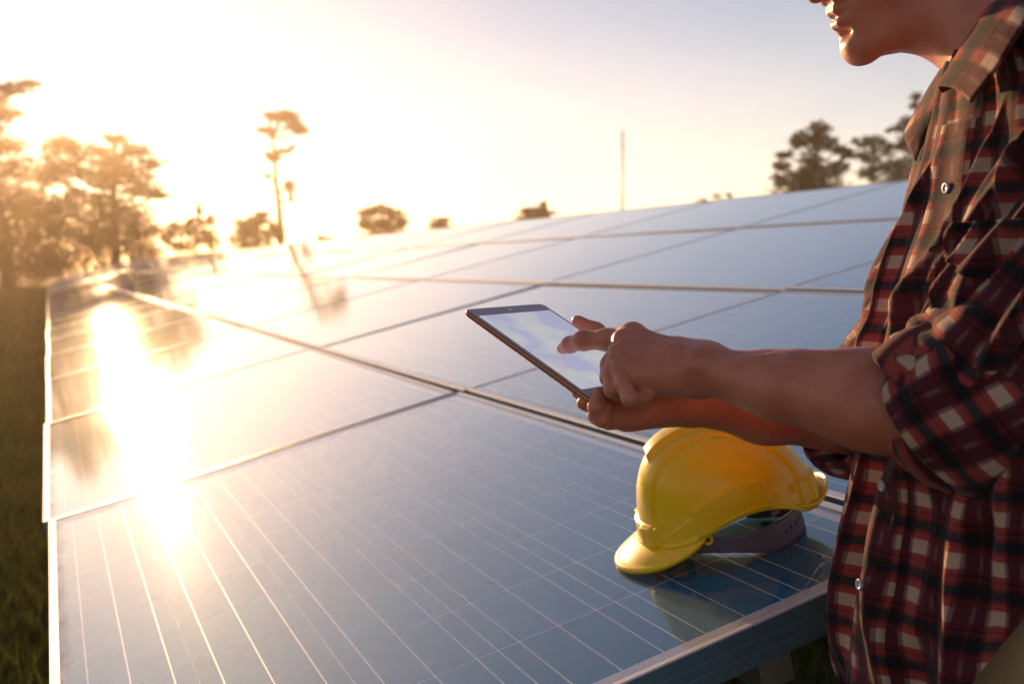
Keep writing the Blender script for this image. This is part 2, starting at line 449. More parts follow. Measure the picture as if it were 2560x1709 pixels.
# ---------------------------------------------------------------- trees, shrubs and the mast behind the table
DS = 2560 / 2349.0                                  # picture coordinates below were read off a 2349 px wide view
M['bark'] = principled('bark', (.085, .062, .045), .9, noise=(9, .8, (.05, .038, .03)), bump=(30, .6, .02))
M['leafA'] = leaf_mat('leaf_dark_green', (.024, .036, .012), (.045, .052, .016))
M['leafB'] = leaf_mat('leaf_olive', (.042, .044, .015), (.07, .064, .02))
M['leafC'] = leaf_mat('leaf_sparse', (.055, .075, .025), (.095, .095, .035))
def leaf_cloud(clumps, size, density, seed):
    """leaf-sized quads through each clump's volume, thinned at random so that gaps stay open"""
    r = np.random.RandomState(seed)
    P = []; S = []
    for (c, rx, ry, rz) in clumps:
        n = int(density * (rx * ry * rz) ** (2 / 3.) * 1250 + 90)
        # leaves gather on sub-twigs
        nt = max(4, n // 26)
        d = r.normal(size=(nt, 3)); d /= np.linalg.norm(d, axis=1)[:, None]
        rad = r.uniform(.25, 1.0, nt) ** .55
        tw = d * rad[:, None] * np.array([rx, ry, rz])
        k = r.randint(0, nt, n)
        p = tw[k] + r.normal(size=(n, 3)) * np.array([rx, ry, rz]) * .26
        P.append(p + np.array(c)); S.append(r.uniform(.55, 1.25, n) * size)
    P = np.concatenate(P); S = np.concatenate(S); n = len(P)
    a = r.normal(size=(n, 3)); a /= np.linalg.norm(a, axis=1)[:, None]
    b = np.cross(a, r.normal(size=(n, 3))); b /= np.linalg.norm(b, axis=1)[:, None]
    A = a * S[:, None] * .5; B = b * S[:, None] * .26
    V = np.stack([P - A, P + B - A * .1, P + A, P - B - A * .1], 1).reshape(-1, 3)
    return V, np.arange(4 * n).reshape(-1, 4)
def tree(name, label, cat, group, dist, trunk_px, clumps_px, mat, leaf=.16, density=1.0, trunk_r=.16, seed=1, lean=0.0):
    r = random.Random(seed)
    def at(x, y, d): return px(x * DS, y * DS, d)
    base = at(trunk_px[0], trunk_px[1], dist); base.z = 0
    e = empty(name, base)
    tag(e, label, cat, group)
    s = dist / FPX * DS
    cl = []
    for (x, y, rx, ry) in clumps_px:
        dz = r.uniform(-.5, .5) * rx * s
        p = at(x, y, dist + dz) - base
        p.z = max(p.z, ry * s * .6)
        cl.append((p, rx * s, max(rx, ry) * s * .9, ry * s))
    V, F = leaf_cloud([(tuple(c[0]), c[1], c[2], c[3]) for c in cl], leaf, density, seed)
    obj('crown', fast_mesh('crown', V, F, mat, smooth=False), e)
    b = MB()
    top = max(cl, key=lambda c: c[0].z)[0]
    ax = [Vector((0, 0, -.2))]
    for k in range(1, 9):
        t = k / 8.0
        ax.append(Vector((top.x * t ** 1.6 + r.uniform(-.05, .05), top.y * t ** 1.6, top.z * t)))
    b.tube(ax, [trunk_r * (1.15 - .95 * k / 8.0) for k in range(9)], 9)
    for (c, rx, ry, rz) in cl:
        t = min(.9, max(.12, (c.z - .5 * rz - .25 * Vector((c.x, c.y, 0)).length) / max(top.z, .1)))
        s0 = Vector((top.x * t ** 1.6, top.y * t ** 1.6, top.z * t))
        mid = s0.lerp(c, .5) + Vector((r.uniform(-.1, .1), r.uniform(-.1, .1), -.12 * (c - s0).length))
        b.tube([s0, mid, c], [trunk_r * .42, trunk_r * .28, trunk_r * .12], 6)
        for _ in range(5):
            q = c + Vector((r.uniform(-1, 1) * rx, r.uniform(-1, 1) * ry, r.uniform(-.8, 1) * rz)) * .75
            b.tube([c.lerp(mid, .25), c.lerp(q, .5) + Vector((0, 0, .05 * rz)), q], [trunk_r * .13, trunk_r * .09, trunk_r * .03], 5)
    obj('trunk', b.mesh('trunk', [M['bark']], True), e)
    return e
TG = 'trees beyond the solar table'
tree('broadleaf_tree', 'tall broad tree at the left picture edge, left of the sun', 'tree', TG, 52, (20, 690),
     [(30, 205, 40, 12), (70, 192, 26, 7), (15, 265, 40, 12), (0, 335, 55, 20), (40, 385, 55, 28), (-60, 300, 70, 60), (-90, 420, 80, 70), (20, 450, 55, 40), (75, 470, 60, 40), (40, 540, 80, 50), (-30, 560, 80, 60), (120, 520, 50, 45), (60, 610, 80, 40), (-40, 240, 50, 30), (-70, 190, 40, 25), (110, 590, 60, 40)], M['leafB'], .18, 1.5, .34, 11)
tree('broadleaf_tree', 'broad leafy tree just right of the sun, with an open crown', 'tree', TG, 58, (265, 690),
     [(150, 335, 28, 24), (118, 348, 26, 30), (190, 350, 30, 24), (160, 395, 44, 30), (115, 400, 36, 30), (262, 318, 30, 12), (225, 345, 26, 12), (300, 345, 45, 16), (345, 375, 30, 14), (265, 375, 45, 20), (235, 410, 40, 22), (310, 400, 45, 22), (365, 445, 24, 12), (330, 435, 45, 18), (230, 470, 60, 34), (300, 490, 55, 28), (330, 530, 45, 24), (200, 530, 60, 40), (265, 545, 70, 40), (330, 575, 50, 25), (190, 590, 70, 40), (150, 480, 40, 30), (170, 440, 24, 14)], M['leafB'], .18, 1.35, .3, 23)  # leading clumps added in the sun gap to block it from farther panels
tree('sapling', 'thin ragged young tree between the broad tree and the round bush', 'tree', TG, 60, (445, 690),
     [(458, 478, 8, 18), (445, 515, 26, 14), (420, 530, 24, 16), (480, 505, 18, 12), (465, 545, 34, 20), (425, 565, 30, 15), (385, 545, 20, 16), (490, 560, 14, 16), (400, 520, 16, 10)], M['leafC'], .18, 1.3, .11, 31)
tree('round_bush', 'dense round bush left of the tall slender tree', 'bush', TG, 57, (575, 660),
     [(570, 525, 34, 24), (590, 505, 26, 14), (555, 545, 26, 22), (605, 545, 22, 16), (600, 492, 16, 6), (580, 575, 40, 24)], M['leafB'], .16, 2.0, .14, 37)
tree('slender_tree', 'tall slender tree with tufts of foliage high on a bare trunk', 'tree', TG, 62, (650, 660),
     [(640, 268, 26, 9), (618, 262, 16, 5), (660, 262, 20, 8), (672, 285, 22, 16), (690, 300, 16, 8), (604, 298, 17, 7), (622, 306, 10, 5), (628, 360, 18, 9), (612, 352, 9, 6), (652, 345, 14, 7), (668, 338, 8, 4), (614, 404, 9, 5), (664, 428, 14, 13), (668, 452, 6, 12), (632, 522, 16, 14), (642, 540, 12, 18)], M['leafB'], .15, 3.0, .22, 41)
tree('shrub', 'tiny tuft of shrub peeping over the table right of the slender tree', 'bush', TG, 62, (745, 640), [(740, 546, 12, 6), (755, 550, 10, 5), (745, 565, 20, 12)], M['leafB'], .18, 2.2, .05, 43)
tree('shrub', 'wide loose shrub over the table edge with twiggy upright branches', 'bush', TG, 58, (878, 640),
     [(845, 490, 20, 14), (875, 482, 26, 14), (905, 495, 22, 14), (860, 515, 32, 15), (895, 515, 28, 14), (925, 512, 12, 10), (835, 520, 14, 12), (880, 545, 50, 18)], M['leafB'], .18, 1.5, .11, 47)
tree('shrub', 'small pale shrub top right of the wide loose shrub', 'bush', TG, 62, (1008, 620), [(1000, 508, 16, 9), (1018, 505, 12, 7), (1008, 520, 24, 12)], M['leafC'], .17, 1.5, .06, 53)
tree('shrub', 'low dark shrub top left of the thin mast', 'bush', TG, 60, (1228, 610), [(1212, 484, 16, 10), (1228, 486, 18, 8), (1248, 474, 9, 11), (1262, 488, 16, 5), (1225, 505, 40, 14)], M['leafA'], .18, 2.4, .08, 59)
tree('shrub', 'faint shrub tips above the table, left of the dark right-hand tree', 'bush', TG, 60, (1660, 590), [(1645, 450, 9, 6), (1672, 448, 11, 6), (1660, 464, 32, 9), (1610, 460, 14, 4)], M['leafB'], .14, .9, .05, 61)
tree('broadleaf_tree', 'dark bushy tree above the table at the right, nearest the mast', 'tree', TG, 44, (1850, 620),
     [(1880, 290, 24, 18), (1850, 318, 32, 18), (1885, 325, 35, 20), (1830, 330, 20, 12), (1800, 355, 22, 11), (1860, 365, 24, 22), (1920, 348, 26, 14), (1795, 385, 20, 14), (1790, 415, 22, 18), (1830, 410, 40, 20), (1880, 400, 46, 26), (1925, 385, 24, 16), (1950, 355, 22, 10), (1860, 440, 80, 24)], M['leafA'], .15, 2.0, .17, 67)
tree('broadleaf_tree', 'lighter open tree between the dark bushy tree and the man', 'tree', TG, 47, (2000, 620),
     [(1975, 330, 26, 14), (2005, 322, 24, 14), (1985, 358, 26, 16), (2025, 345, 28, 20), (2010, 385, 34, 18), (1985, 405, 24, 12), (2045, 385, 34, 22), (2050, 420, 40, 14)], M['leafA'], .14, 1.5, .13, 71)
tree('broadleaf_tree', 'tall tree partly hidden behind the man\'s collar', 'tree', TG, 50, (2110, 620),
     [(2100, 222, 14, 12), (2110, 245, 22, 12), (2080, 275, 22, 10), (2055, 295, 22, 9), (2110, 290, 34, 16), (2090, 320, 34, 16), (2060, 335, 24, 10), (2130, 340, 44, 34), (2100, 390, 60, 34), (2160, 280, 30, 40)], M['leafA'], .15, 1.8, .18, 73)

def build_mast():
    p = px(1427 * DS, 476 * DS, 55); top = px(1427 * DS, 300 * DS, 55).z
    b = MB(); b.tube([(0, 0, -.3), (0, 0, top * .6), (0, 0, top)], [.085, .07, .04], 10)
    e = empty('mast', (p.x, p.y, 0)); tag(e, 'thin bare mast standing alone behind the solar table', 'mast')
    obj('pole', b.mesh('pole', [M['steel']], True), e)
    c = MB()
    for z in (top - .25, top - .8, top - 1.35): c.box((-.16, -.012, z), (.16, .012, z + .03))
    obj('cross_arm', c.mesh('cross_arm', [M['steel']]), e)
build_mast()

# ---------------------------------------------------------------- grass and weeds
M['grass'] = leaf_mat('grass_blade', (.045, .075, .014), (.085, .095, .022), .40, 0.0)
M['weed'] = leaf_mat('weed_leaf', (.05, .10, .02), (.075, .13, .03), .4, 0.0)
def build_grass():
    r = np.random.RandomState(5)
    def field(n, x0, x1, y0, y1):
        return np.stack([r.uniform(x0, x1, n), r.uniform(y0, y1, n)], 1)
    P = np.concatenate([field(9000, -.7, .12, 1.6, 6), field(16000, -2.2, 4.5, -1.5, 4), field(16000, -2.6, .8, 4, 12), field(12000, -4, .8, 12, 30), field(7000, -5, 1, 30, 62)])
    d = np.hypot(P[:, 0], P[:, 1] + .9)
    n = len(P); h = r.uniform(.05, .16, n) * (1 + .03 * d); w = r.uniform(.003, .006, n) * (1 + .12 * d)
    a = r.uniform(0, 2 * np.pi, n); lean = r.uniform(.1, .8, n) * h; la = r.uniform(0, 2 * np.pi, n)
    ca, sa = np.cos(a) * w, np.sin(a) * w; lx, ly = np.cos(la) * lean, np.sin(la) * lean
    z = np.full(n, -.01)
    def pt(x, y, zz): return np.stack([x, y, zz], 1)
    V = np.stack([pt(P[:, 0] - ca, P[:, 1] - sa, z), pt(P[:, 0] + ca, P[:, 1] + sa, z), pt(P[:, 0] + ca * .8 + lx * .35, P[:, 1] + sa * .8 + ly * .35, h * .6), pt(P[:, 0] - ca * .8 + lx * .35, P[:, 1] - sa * .8 + ly * .35, h * .6), pt(P[:, 0] + lx + ca * .1, P[:, 1] + ly + sa * .1, h), pt(P[:, 0] + lx - ca * .1, P[:, 1] + ly - sa * .1, h)], 1).reshape(-1, 3)
    k = np.arange(n) * 6
    F = np.concatenate([np.stack([k, k + 1, k + 2, k + 3], 1), np.stack([k + 3, k + 2, k + 4, k + 5], 1)])
    o = obj('grass', fast_mesh('grass', V, F, M['grass'], smooth=False)); o['kind'] = 'stuff'; o['label'] = 'short rough grass growing around the solar table'
    # low broad-leaved weeds
    W = np.concatenate([field(900, -2, 4.5, -1.2, 4), field(800, -2, .6, 4, 14)])
    V = []; F = []
    for (x, y) in W:
        m = r.randint(5, 10); s = r.uniform(.03, .075); hz = r.uniform(.03, .2)
        for i in range(m):
            t = r.uniform(0, 2 * np.pi); dx, dy = np.cos(t), np.sin(t); q = r.uniform(.6, 1.2) * s; z0 = hz * r.uniform(.3, 1)
            b = len(V); up = r.uniform(-.2, .5) * q
            V += [(x, y, z0), (x + dx * q * .5 - dy * q * .33, y + dy * q * .5 + dx * q * .33, z0 + up * .6), (x + dx * q, y + dy * q, z0 + up), (x + dx * q * .5 + dy * q * .33, y + dy * q * .5 - dx * q * .33, z0 + up * .6)]
            F.append((b, b + 1, b + 2, b + 3))
    o = obj('weeds', fast_mesh('weeds', V, F, M['weed'], smooth=False)); o['kind'] = 'stuff'; o['label'] = 'low broad-leaved weeds among the grass'
build_grass()
# ---------------------------------------------------------------- hard hat
M['helmet'] = principled('yellow_helmet_plastic', (.86, .60, .006), .30, 0, noise=(14, .35, (.74, .50, .005)), bump=(70, .10, .0006), spec=.4, rough_var=.12, sub=.05, sub_rad=(1, .6, .1))
M['band'] = principled('grey_violet_plastic', (.12, .095, .13), .45, 0, noise=(40, .3, (.12, .095, .13)))
M['dark_hole'] = principled('dark_speck', (.02, .012, .005), .8)
def sstep(a, b, x):
    t = np.clip((x - a) / (b - a), 0, 1); return t * t * (3 - 2 * t)
HA_F, HA_B, HB, HH = .115, .122, .100, .128       # half length front / back, half width, height
def helmet_rim(th):
    """height of the shell's lower edge round the head (th 0 = front, pi = back)"""
    t = np.abs(th)
    z = -.004 + .030 * np.exp(-((t - 1.75) / .62) ** 2) - .010 * np.exp(-((t - 2.5) / .3) ** 2) + .003 * sstep(2.7, 3.1, t)
    return z
def helmet_shell():
    NT, NZ = 360, 132
    th = np.linspace(-np.pi, np.pi, NT, endpoint=False)
    s = np.concatenate([np.linspace(0, .4, 76, endpoint=False), np.linspace(.4, .985, 56)])
    T, S = np.meshgrid(th, s, indexing='ij')
    rim = helmet_rim(T)
    ax = np.where(np.cos(T) > 0, HA_F, HA_B)
    phi = S * np.pi / 2
    # elevation angle from the rim to the crown, squarish dome profile
    z = rim + (HH - rim) * np.sin(phi) ** .92
    k = np.cos(phi) ** np.where(np.cos(T) > 0, .74, .74 + .30 * np.abs(np.cos(T)))
    x = ax * np.cos(T) * k; y = HB * np.sin(T) * k
    # dome leans: fuller at the back, sloping forehead
    x = x + .006 * np.sin(phi) ** 2
    P = np.stack([x, y, z], -1)
    du = np.roll(P, -1, 0) - np.roll(P, 1, 0); dv = np.gradient(P, axis=1)
    N = np.cross(du, dv); N /= np.linalg.norm(N, axis=-1)[..., None] + 1e-12
    ay = np.abs(y)
    hgt = z - rim
    d = np.zeros_like(x)
    # broad centre band and its edge line
    wband = .040 + .012 * (1 - np.sin(phi))
    d += .0032 * (1 - sstep(wband - .002, wband + .002, ay))
    d -= .0012 * np.exp(-((ay - wband - .003) / .0022) ** 2)
    # crest along the top with a blunt front end
    cw = .021 + .004 * (x < 0)
    d += .0075 * (1 - sstep(cw - .003, cw + .003, ay)) * (1 - sstep(.076, .081, x)) * sstep(.070, .082, z)
    # two lower side ribs beside the crest
    # lower skirt, stepped up along a broken line
    a = np.abs(T)
    top = np.interp(a, [0, .30, .34, .62, .66, .72, 1.06, 1.12, 1.16, 1.98, 2.02, 2.36, 2.42, 2.72, 2.76, np.pi], [.030, .030, .030, .030, .018, .018, .030, .030, .040, .040, .022, .026, .040, .042, .030, .030])
    d += .0056 * (1 - sstep(top - .0008, top + .0008, hgt))
    blk = (np.interp(a, [.30, .32, .62, .64], [0, 1, 1, 0]) + np.interp(a, [1.13, 1.15, 1.98, 2.0], [0, 1, 1, 0]) + np.interp(a, [2.38, 2.42, 2.72, 2.75], [0, 1, 1, 0]))
    d += .0046 * np.clip(blk, 0, 1) * (1 - sstep(top - .002, top - .0006, hgt)) * sstep(.003, .006, hgt)
    # bead round the lower edge
    d += .0030 * np.exp(-((hgt - .0025) / .0030) ** 2)
    P = P + N * d[..., None]
    # inner surface, then one closed shell
    Pi = np.stack([x, y, z], -1) - N * .0026
    Pi[:, 0] = P[:, 0] - N[:, 0] * .006
    n = NT * NZ
    crown_o = P[:, -1].mean(0) ; crown_i = Pi[:, -1].mean(0)
    V = np.concatenate([P.reshape(-1, 3), Pi.reshape(-1, 3), [crown_o + [0, 0, .0004]], [crown_i]])
    i, j = np.meshgrid(np.arange(NT), np.arange(NZ - 1), indexing='ij'); i2 = (i + 1) % NT
    q = np.stack([i * NZ + j, i2 * NZ + j, i2 * NZ + j + 1, i * NZ + j + 1], -1).reshape(-1, 4)
    qi = q[:, ::-1] + n
    k = np.arange(NT); k2 = (k + 1) % NT
    rimq = np.stack([k * NZ, k * NZ + n, k2 * NZ + n, k2 * NZ], 1)
    co = np.stack([k * NZ + NZ - 1, k2 * NZ + NZ - 1, np.full(NT, 2 * n), np.full(NT, 2 * n)], 1)
    ci = np.stack([k2 * NZ + NZ - 1 + n, k * NZ + NZ - 1 + n, np.full(NT, 2 * n + 1), np.full(NT, 2 * n + 1)], 1)
    F = [tuple(f) for f in np.concatenate([q, qi, rimq])] + [tuple(f[:3]) for f in co] + [tuple(f[:3]) for f in ci]
    return mesh_from('shell', V.tolist(), F, M['helmet'], None, True)
def helmet_flange(t0, t1, reach, drop, name, curl=0.0):
    """peak or rear lip: a rounded sheet growing out of the rim between two angles"""
    NT, NR = 90, 14
    th = np.linspace(t0, t1, NT); rr = np.linspace(0, 1, NR)
    T, Q = np.meshgrid(th, rr, indexing='ij')
    mid = .5 * (t0 + t1); w = .5 * (t1 - t0)
    f = np.clip(1 - ((T - mid) / w) ** 2, 0, 1) ** .55
    Tw = np.arctan2(np.sin(T), np.cos(T))
    ax = np.where(np.cos(T) > 0, HA_F, HA_B)
    rim = helmet_rim(Tw)
    ext = reach * f * Q
    x = (ax + .001 + ext) * np.cos(T); y = (HB + .001 + ext * .55) * np.sin(T)
    z = rim + .003 - drop * f * Q ** 1.2 + curl * f * Q ** 3
    top = np.stack([x, y, z], -1)
    th_ = .0022 + .0016 * sstep(.82, 1.0, Q)
    bead = .0012 * np.exp(-((Q - .96) / .05) ** 2)
    up = top.copy(); up[..., 2] += th_ * .5 + bead
    lo = top.copy(); lo[..., 2] -= th_
    n = NT * NR
    V = np.concatenate([up.reshape(-1, 3), lo.reshape(-1, 3)])
    i, j = np.meshgrid(np.arange(NT - 1), np.arange(NR - 1), indexing='ij'); a = (i * NR + j).ravel()
    q = np.stack([a, a + NR, a + NR + 1, a + 1], 1)[:, ::-1]
    k = np.arange(NT - 1) * NR
    out = np.stack([k + NR - 1, k + NR - 1 + n, k + NR + NR - 1 + n, k + NR + NR - 1], 1)[:, ::-1]
    inn = np.stack([k, k + NR, k + NR + n, k + n], 1)
    e0 = np.stack([np.arange(NR - 1), np.arange(NR - 1) + n, np.arange(1, NR) + n, np.arange(1, NR)], 1)
    e1 = e0[:, ::-1] + (NT - 1) * NR
    me = mesh_from(name, V.tolist(), [tuple(f) for f in np.concatenate([q, q[:, ::-1] + n, out, inn, e0, e1])], M['helmet'], None, True)
    bm = bmesh.new(); bm.from_mesh(me); bmesh.ops.recalc_face_normals(bm, faces=bm.faces); bm.to_mesh(me); bm.free()
    return me
def strap_mesh(name, t0, t1, rx, ry, zc, hgt, thick=.0022, NT=60, NR=8):
    """a vertical band bent round the head; zc(t), hgt(t) give its centre height and half height"""
    V = []
    for t in np.linspace(t0, t1, NT):
        c, h = zc(t), hgt(t)
        for k in range(NR):
            z = c - h + 2 * h * k / (NR - 1)
            V.append((rx * math.cos(t), ry * math.sin(t), z))
        for k in range(NR):
            z = c - h + 2 * h * k / (NR - 1)
            V.append(((rx - thick) * math.cos(t), (ry - thick) * math.sin(t), z))
    F = []; w = 2 * NR
    for i in range(NT - 1):
        for k in range(NR - 1):
            a = i * w + k
            F.append((a, a + w, a + w + 1, a + 1)); F.append((a + NR, a + NR + 1, a + w + NR + 1, a + w + NR))
        F.append((i * w, i * w + NR, i * w + w + NR, i * w + w)); F.append((i * w + NR - 1, i * w + w + NR - 1, i * w + w + 2 * NR - 1, i * w + 2 * NR - 1))
    for i in (0, NT - 1):
        for k in range(NR - 1): F.append((i * w + k, i * w + k + 1, i * w + NR + k + 1, i * w + NR + k))
    me = mesh_from(name, V, F, M['band'], None, True)
    bm = bmesh.new(); bm.from_mesh(me); bmesh.ops.recalc_face_normals(bm, faces=bm.faces); bm.to_mesh(me); bm.free()
    return me
HELMET_U, HELMET_V, HELMET_N, HELMET_PITCH, HELMET_YAW = .850, .222, .038, R(4.0), math.atan2(.108, -.238)
def build_helmet():
    e = empty('hard_hat')
    e.matrix_world = TABLE @ Matrix.Translation((HELMET_U, HELMET_V, HELMET_N)) @ Matrix.Rotation(HELMET_YAW, 4, 'Z') @ Matrix.Rotation(HELMET_PITCH, 4, 'Y') @ Matrix.Scale(.935, 4)
    tag(e, 'yellow plastic hard hat lying on the nearest solar panel below the hands', 'hard hat')
    sh = obj('shell', helmet_shell(), e)
    obj('peak', helmet_flange(-1.25, 1.25, .050, .026, 'peak'), e)
    obj('rear_lip', helmet_flange(np.pi - .95, np.pi + .95, .021, -.004, 'rear_lip', .004), e)
    hb = obj('headband', strap_mesh('headband', -np.pi * .999, np.pi * .999, .100, .078, lambda t: -.012 + .012 * math.cos(2 * t) * 0 - .016 * (1 if abs(t) > 2.0 else max(0, (abs(t) - 1.2) / .8)) + .012 * (1 - min(1, abs(t) / 1.2)), lambda t: .011 + .009 * max(0, min(1, (abs(t) - 1.5) / .6)), .0024, 90, 6), e)
    for s in (-1, 1):
        for k, (t, z) in enumerate(((2.28, -.027), (2.40, -.026), (2.52, -.025), (2.62, -.024), (2.72, -.023))):
            b = MB(); c = Vector((.1003 * math.cos(t * s), .0783 * math.sin(t * s), z)); nn = Vector((math.cos(t) * .078, s * math.sin(t) * .1, 0)).normalized()
            b.tube([c - nn * .0006, c + nn * .0006], .0017, 10)
            obj('adjusting_hole', b.mesh('adjusting_hole', [M['dark_hole']], True), hb)
    for k in range(4):                       # cradle straps crossing inside the shell
        t = R(45 + 90 * k) - .15
        b = MB(); pts = []
        for q in np.linspace(0, 1, 9):
            rr = math.cos(q * 1.35); pts.append(Vector((.098 * math.cos(t) * rr, .078 * math.sin(t) * rr, .0 + .10 * math.sin(q * 1.35))))
        sd = Vector((-math.sin(t), math.cos(t), 0)) * .008
        v = []; f = []
        for p in pts: v += [p - sd, p + sd, p + sd + Vector((0, 0, .0015)), p - sd + Vector((0, 0, .0015))]
        for i in range(8):
            for m in range(4): f.append((i * 4 + m, i * 4 + (m + 1) % 4, i * 4 + 4 + (m + 1) % 4, i * 4 + 4 + m))
        obj('cradle_strap', mesh_from('cradle_strap', v, f, M['band']), e)
    for s in (-1, 1):                        # small eyelet lugs under the rim
        b = MB(); c = Vector((HA_F * math.cos(1.22), s * HB * math.sin(1.22) * .985, helmet_rim(np.array(1.22)) - .006)); ax = Vector((.2, s, 0)).normalized(); sx = ax.cross(Vector((0, 0, 1)))
        ring = [c + (sx * math.cos(w) + Vector((0, 0, 1)) * math.sin(w)) * .0055 for w in np.linspace(0, 2 * np.pi, 17)]
        b.tube(ring, .0022, 8, cap=False)
        obj('chin_strap_eyelet', b.mesh('chin_strap_eyelet', [M['helmet']], True), e)
    # two small drilled vents on each side
    for s in (-1, 1):
        for dx in (.007, -.009):
            vv = np.array([v.co for v in sh.data.vertices]); sel = np.where(vv[:, 1] * s > .02)[0]
            q = vv[sel]; k = sel[np.argmin((q[:, 0] - dx - .010) ** 2 + (q[:, 2] - .086) ** 2 - .02 * np.abs(q[:, 1]) * 0)]
            c = Vector(vv[k]); nn = Vector((c.x / HA_F ** 2, c.y / HB ** 2, c.z / .2 ** 2)).normalized()
            b = MB(); b.tube([c - nn * .004, c + nn * .0022], .0012, 8)
            obj('vent_hole', b.mesh('vent_hole', [M['dark_hole']], True), e)
build_helmet()

# ---------------------------------------------------------------- tablet
def screen_mat():
    m, n, l, out = new_mat('tablet_screen')
    tc = n.new('ShaderNodeTexCoord')
    nz = n.new('ShaderNodeTexNoise'); nz.inputs['Scale'].default_value = 22; nz.inputs['Detail'].default_value = 2
    l.new(tc.outputs['Object'], nz.inputs['Vector'])
    cr = n.new('ShaderNodeValToRGB'); e = cr.color_ramp.elements
    e[0].position = .40; e[0].color = (.60, .60, .82, 1); e[1].position = .60; e[1].color = (.80, .79, .80, 1); k = e.new(.5); k.color = (.72, .72, .80, 1)
    l.new(nz.outputs['Fac'], cr.inputs[0])
    em = n.new('ShaderNodeEmission'); em.inputs['Strength'].default_value = .45; l.new(cr.outputs[0], em.inputs[0])
    gl = n.new('ShaderNodeBsdfGlossy'); gl.inputs['Roughness'].default_value = .03
    fr = n.new('ShaderNodeFresnel'); fr.inputs[0].default_value = 1.75
    mx = n.new('ShaderNodeMixShader'); l.new(fr.outputs[0], mx.inputs[0]); l.new(em.outputs[0], mx.inputs[1]); l.new(gl.outputs[0], mx.inputs[2])
    l.new(mx.outputs[0], out.inputs['Surface'])
    return m
M['screen'] = screen_mat()
M['bezel'] = principled('tablet_bezel', (.42, .32, .32), .12, 0, coat=.5)
M['case'] = principled('tablet_copper_body', (.55, .22, .12), .34, .55, noise=(30, .3, (.45, .17, .09)))
M['gold'] = principled('gold_edge', (.85, .55, .12), .25, 1.0)
TL = px(1062 * DS, 708 * DS, 1.222); TR = px(1243 * DS, 695 * DS, 1.321); BL = px(1355 * DS, 918 * DS, 1.109)
TAB_W, TAB_L, TAB_T = .135, .200, .0078
tx = (TR - TL).normalized(); ty = (TL - BL).normalized(); tz = tx.cross(ty).normalized(); tx = ty.cross(tz)
TABM = Matrix(((tx.x, ty.x, tz.x, BL.x), (tx.y, ty.y, tz.y, BL.y), (tx.z, ty.z, tz.z, BL.z), (0, 0, 0, 1)))
def rrect(x0, y0, x1, y1, r, n=7):
    p = []
    for cx, cy, a in ((x1 - r, y1 - r, 0), (x0 + r, y1 - r, 90), (x0 + r, y0 + r, 180), (x1 - r, y0 + r, 270)):
        for k in range(n): t = R(a + 90 * k / (n - 1)); p.append((cx + r * math.cos(t), cy + r * math.sin(t)))
    return p
def build_tablet():
    e = empty('tablet'); e.matrix_world = TABM
    tag(e, 'slim tablet computer with a copper edge, held above the helmet', 'tablet')
    rings = []
    for inset, z in ((.0022, 0), (.0004, -.0008), (0, -.0022), (.0006, -.0048), (.003, -.0068), (.007, -TAB_T)):
        rings.append([(x, y, z) for x, y in rrect(inset, inset, TAB_W - inset, TAB_L - inset, .009 - min(inset, .004))])
    n = len(rings[0]); v = [p for r in rings for p in r]; f = []
    for i in range(len(rings) - 1):
        for k in range(n): f.append((i * n + k, i * n + n + k, i * n + n + (k + 1) % n, i * n + (k + 1) % n))
    f.append(tuple((len(rings) - 1) * n + k for k in reversed(range(n))))
    f.append(tuple(range(n)))
    obj('body', mesh_from('body', v, f, M['case'], None, False), e)
    def sheet(name, x0, y0, x1, y1, r, z0, z1, mat, par):
        a = rrect(x0, y0, x1, y1, r, 5); m = len(a)
        return obj(name, mesh_from(name, [(x, y, z0) for x, y in a] + [(x, y, z1) for x, y in a], [tuple(range(m, 2 * m)), tuple(reversed(range(m)))] + [(k, (k + 1) % m, m + (k + 1) % m, m + k) for k in range(m)], mat), par)
    fg = sheet('front_glass', .0026, .0026, TAB_W - .0026, TAB_L - .0026, .007, .0001, .0006, M['bezel'], e)
    sheet('screen', .0070, .0195, TAB_W - .0070, TAB_L - .0195, .0006, .0007, .0010, M['screen'], e)
    b = MB(); b.tube([(TAB_W / 2, TAB_L - .010, .0005), (TAB_W / 2, TAB_L - .010, .0009)], .0026, 16); obj('camera_lens', b.mesh('camera_lens', [M['ribbon']], True), fg)
    b = MB(); b.tube([(TAB_W / 2, .010, .0005), (TAB_W / 2, .010, .0009)], .0055, 24); obj('home_button', b.mesh('home_button', [M['bezel']], True), fg)
build_tablet()
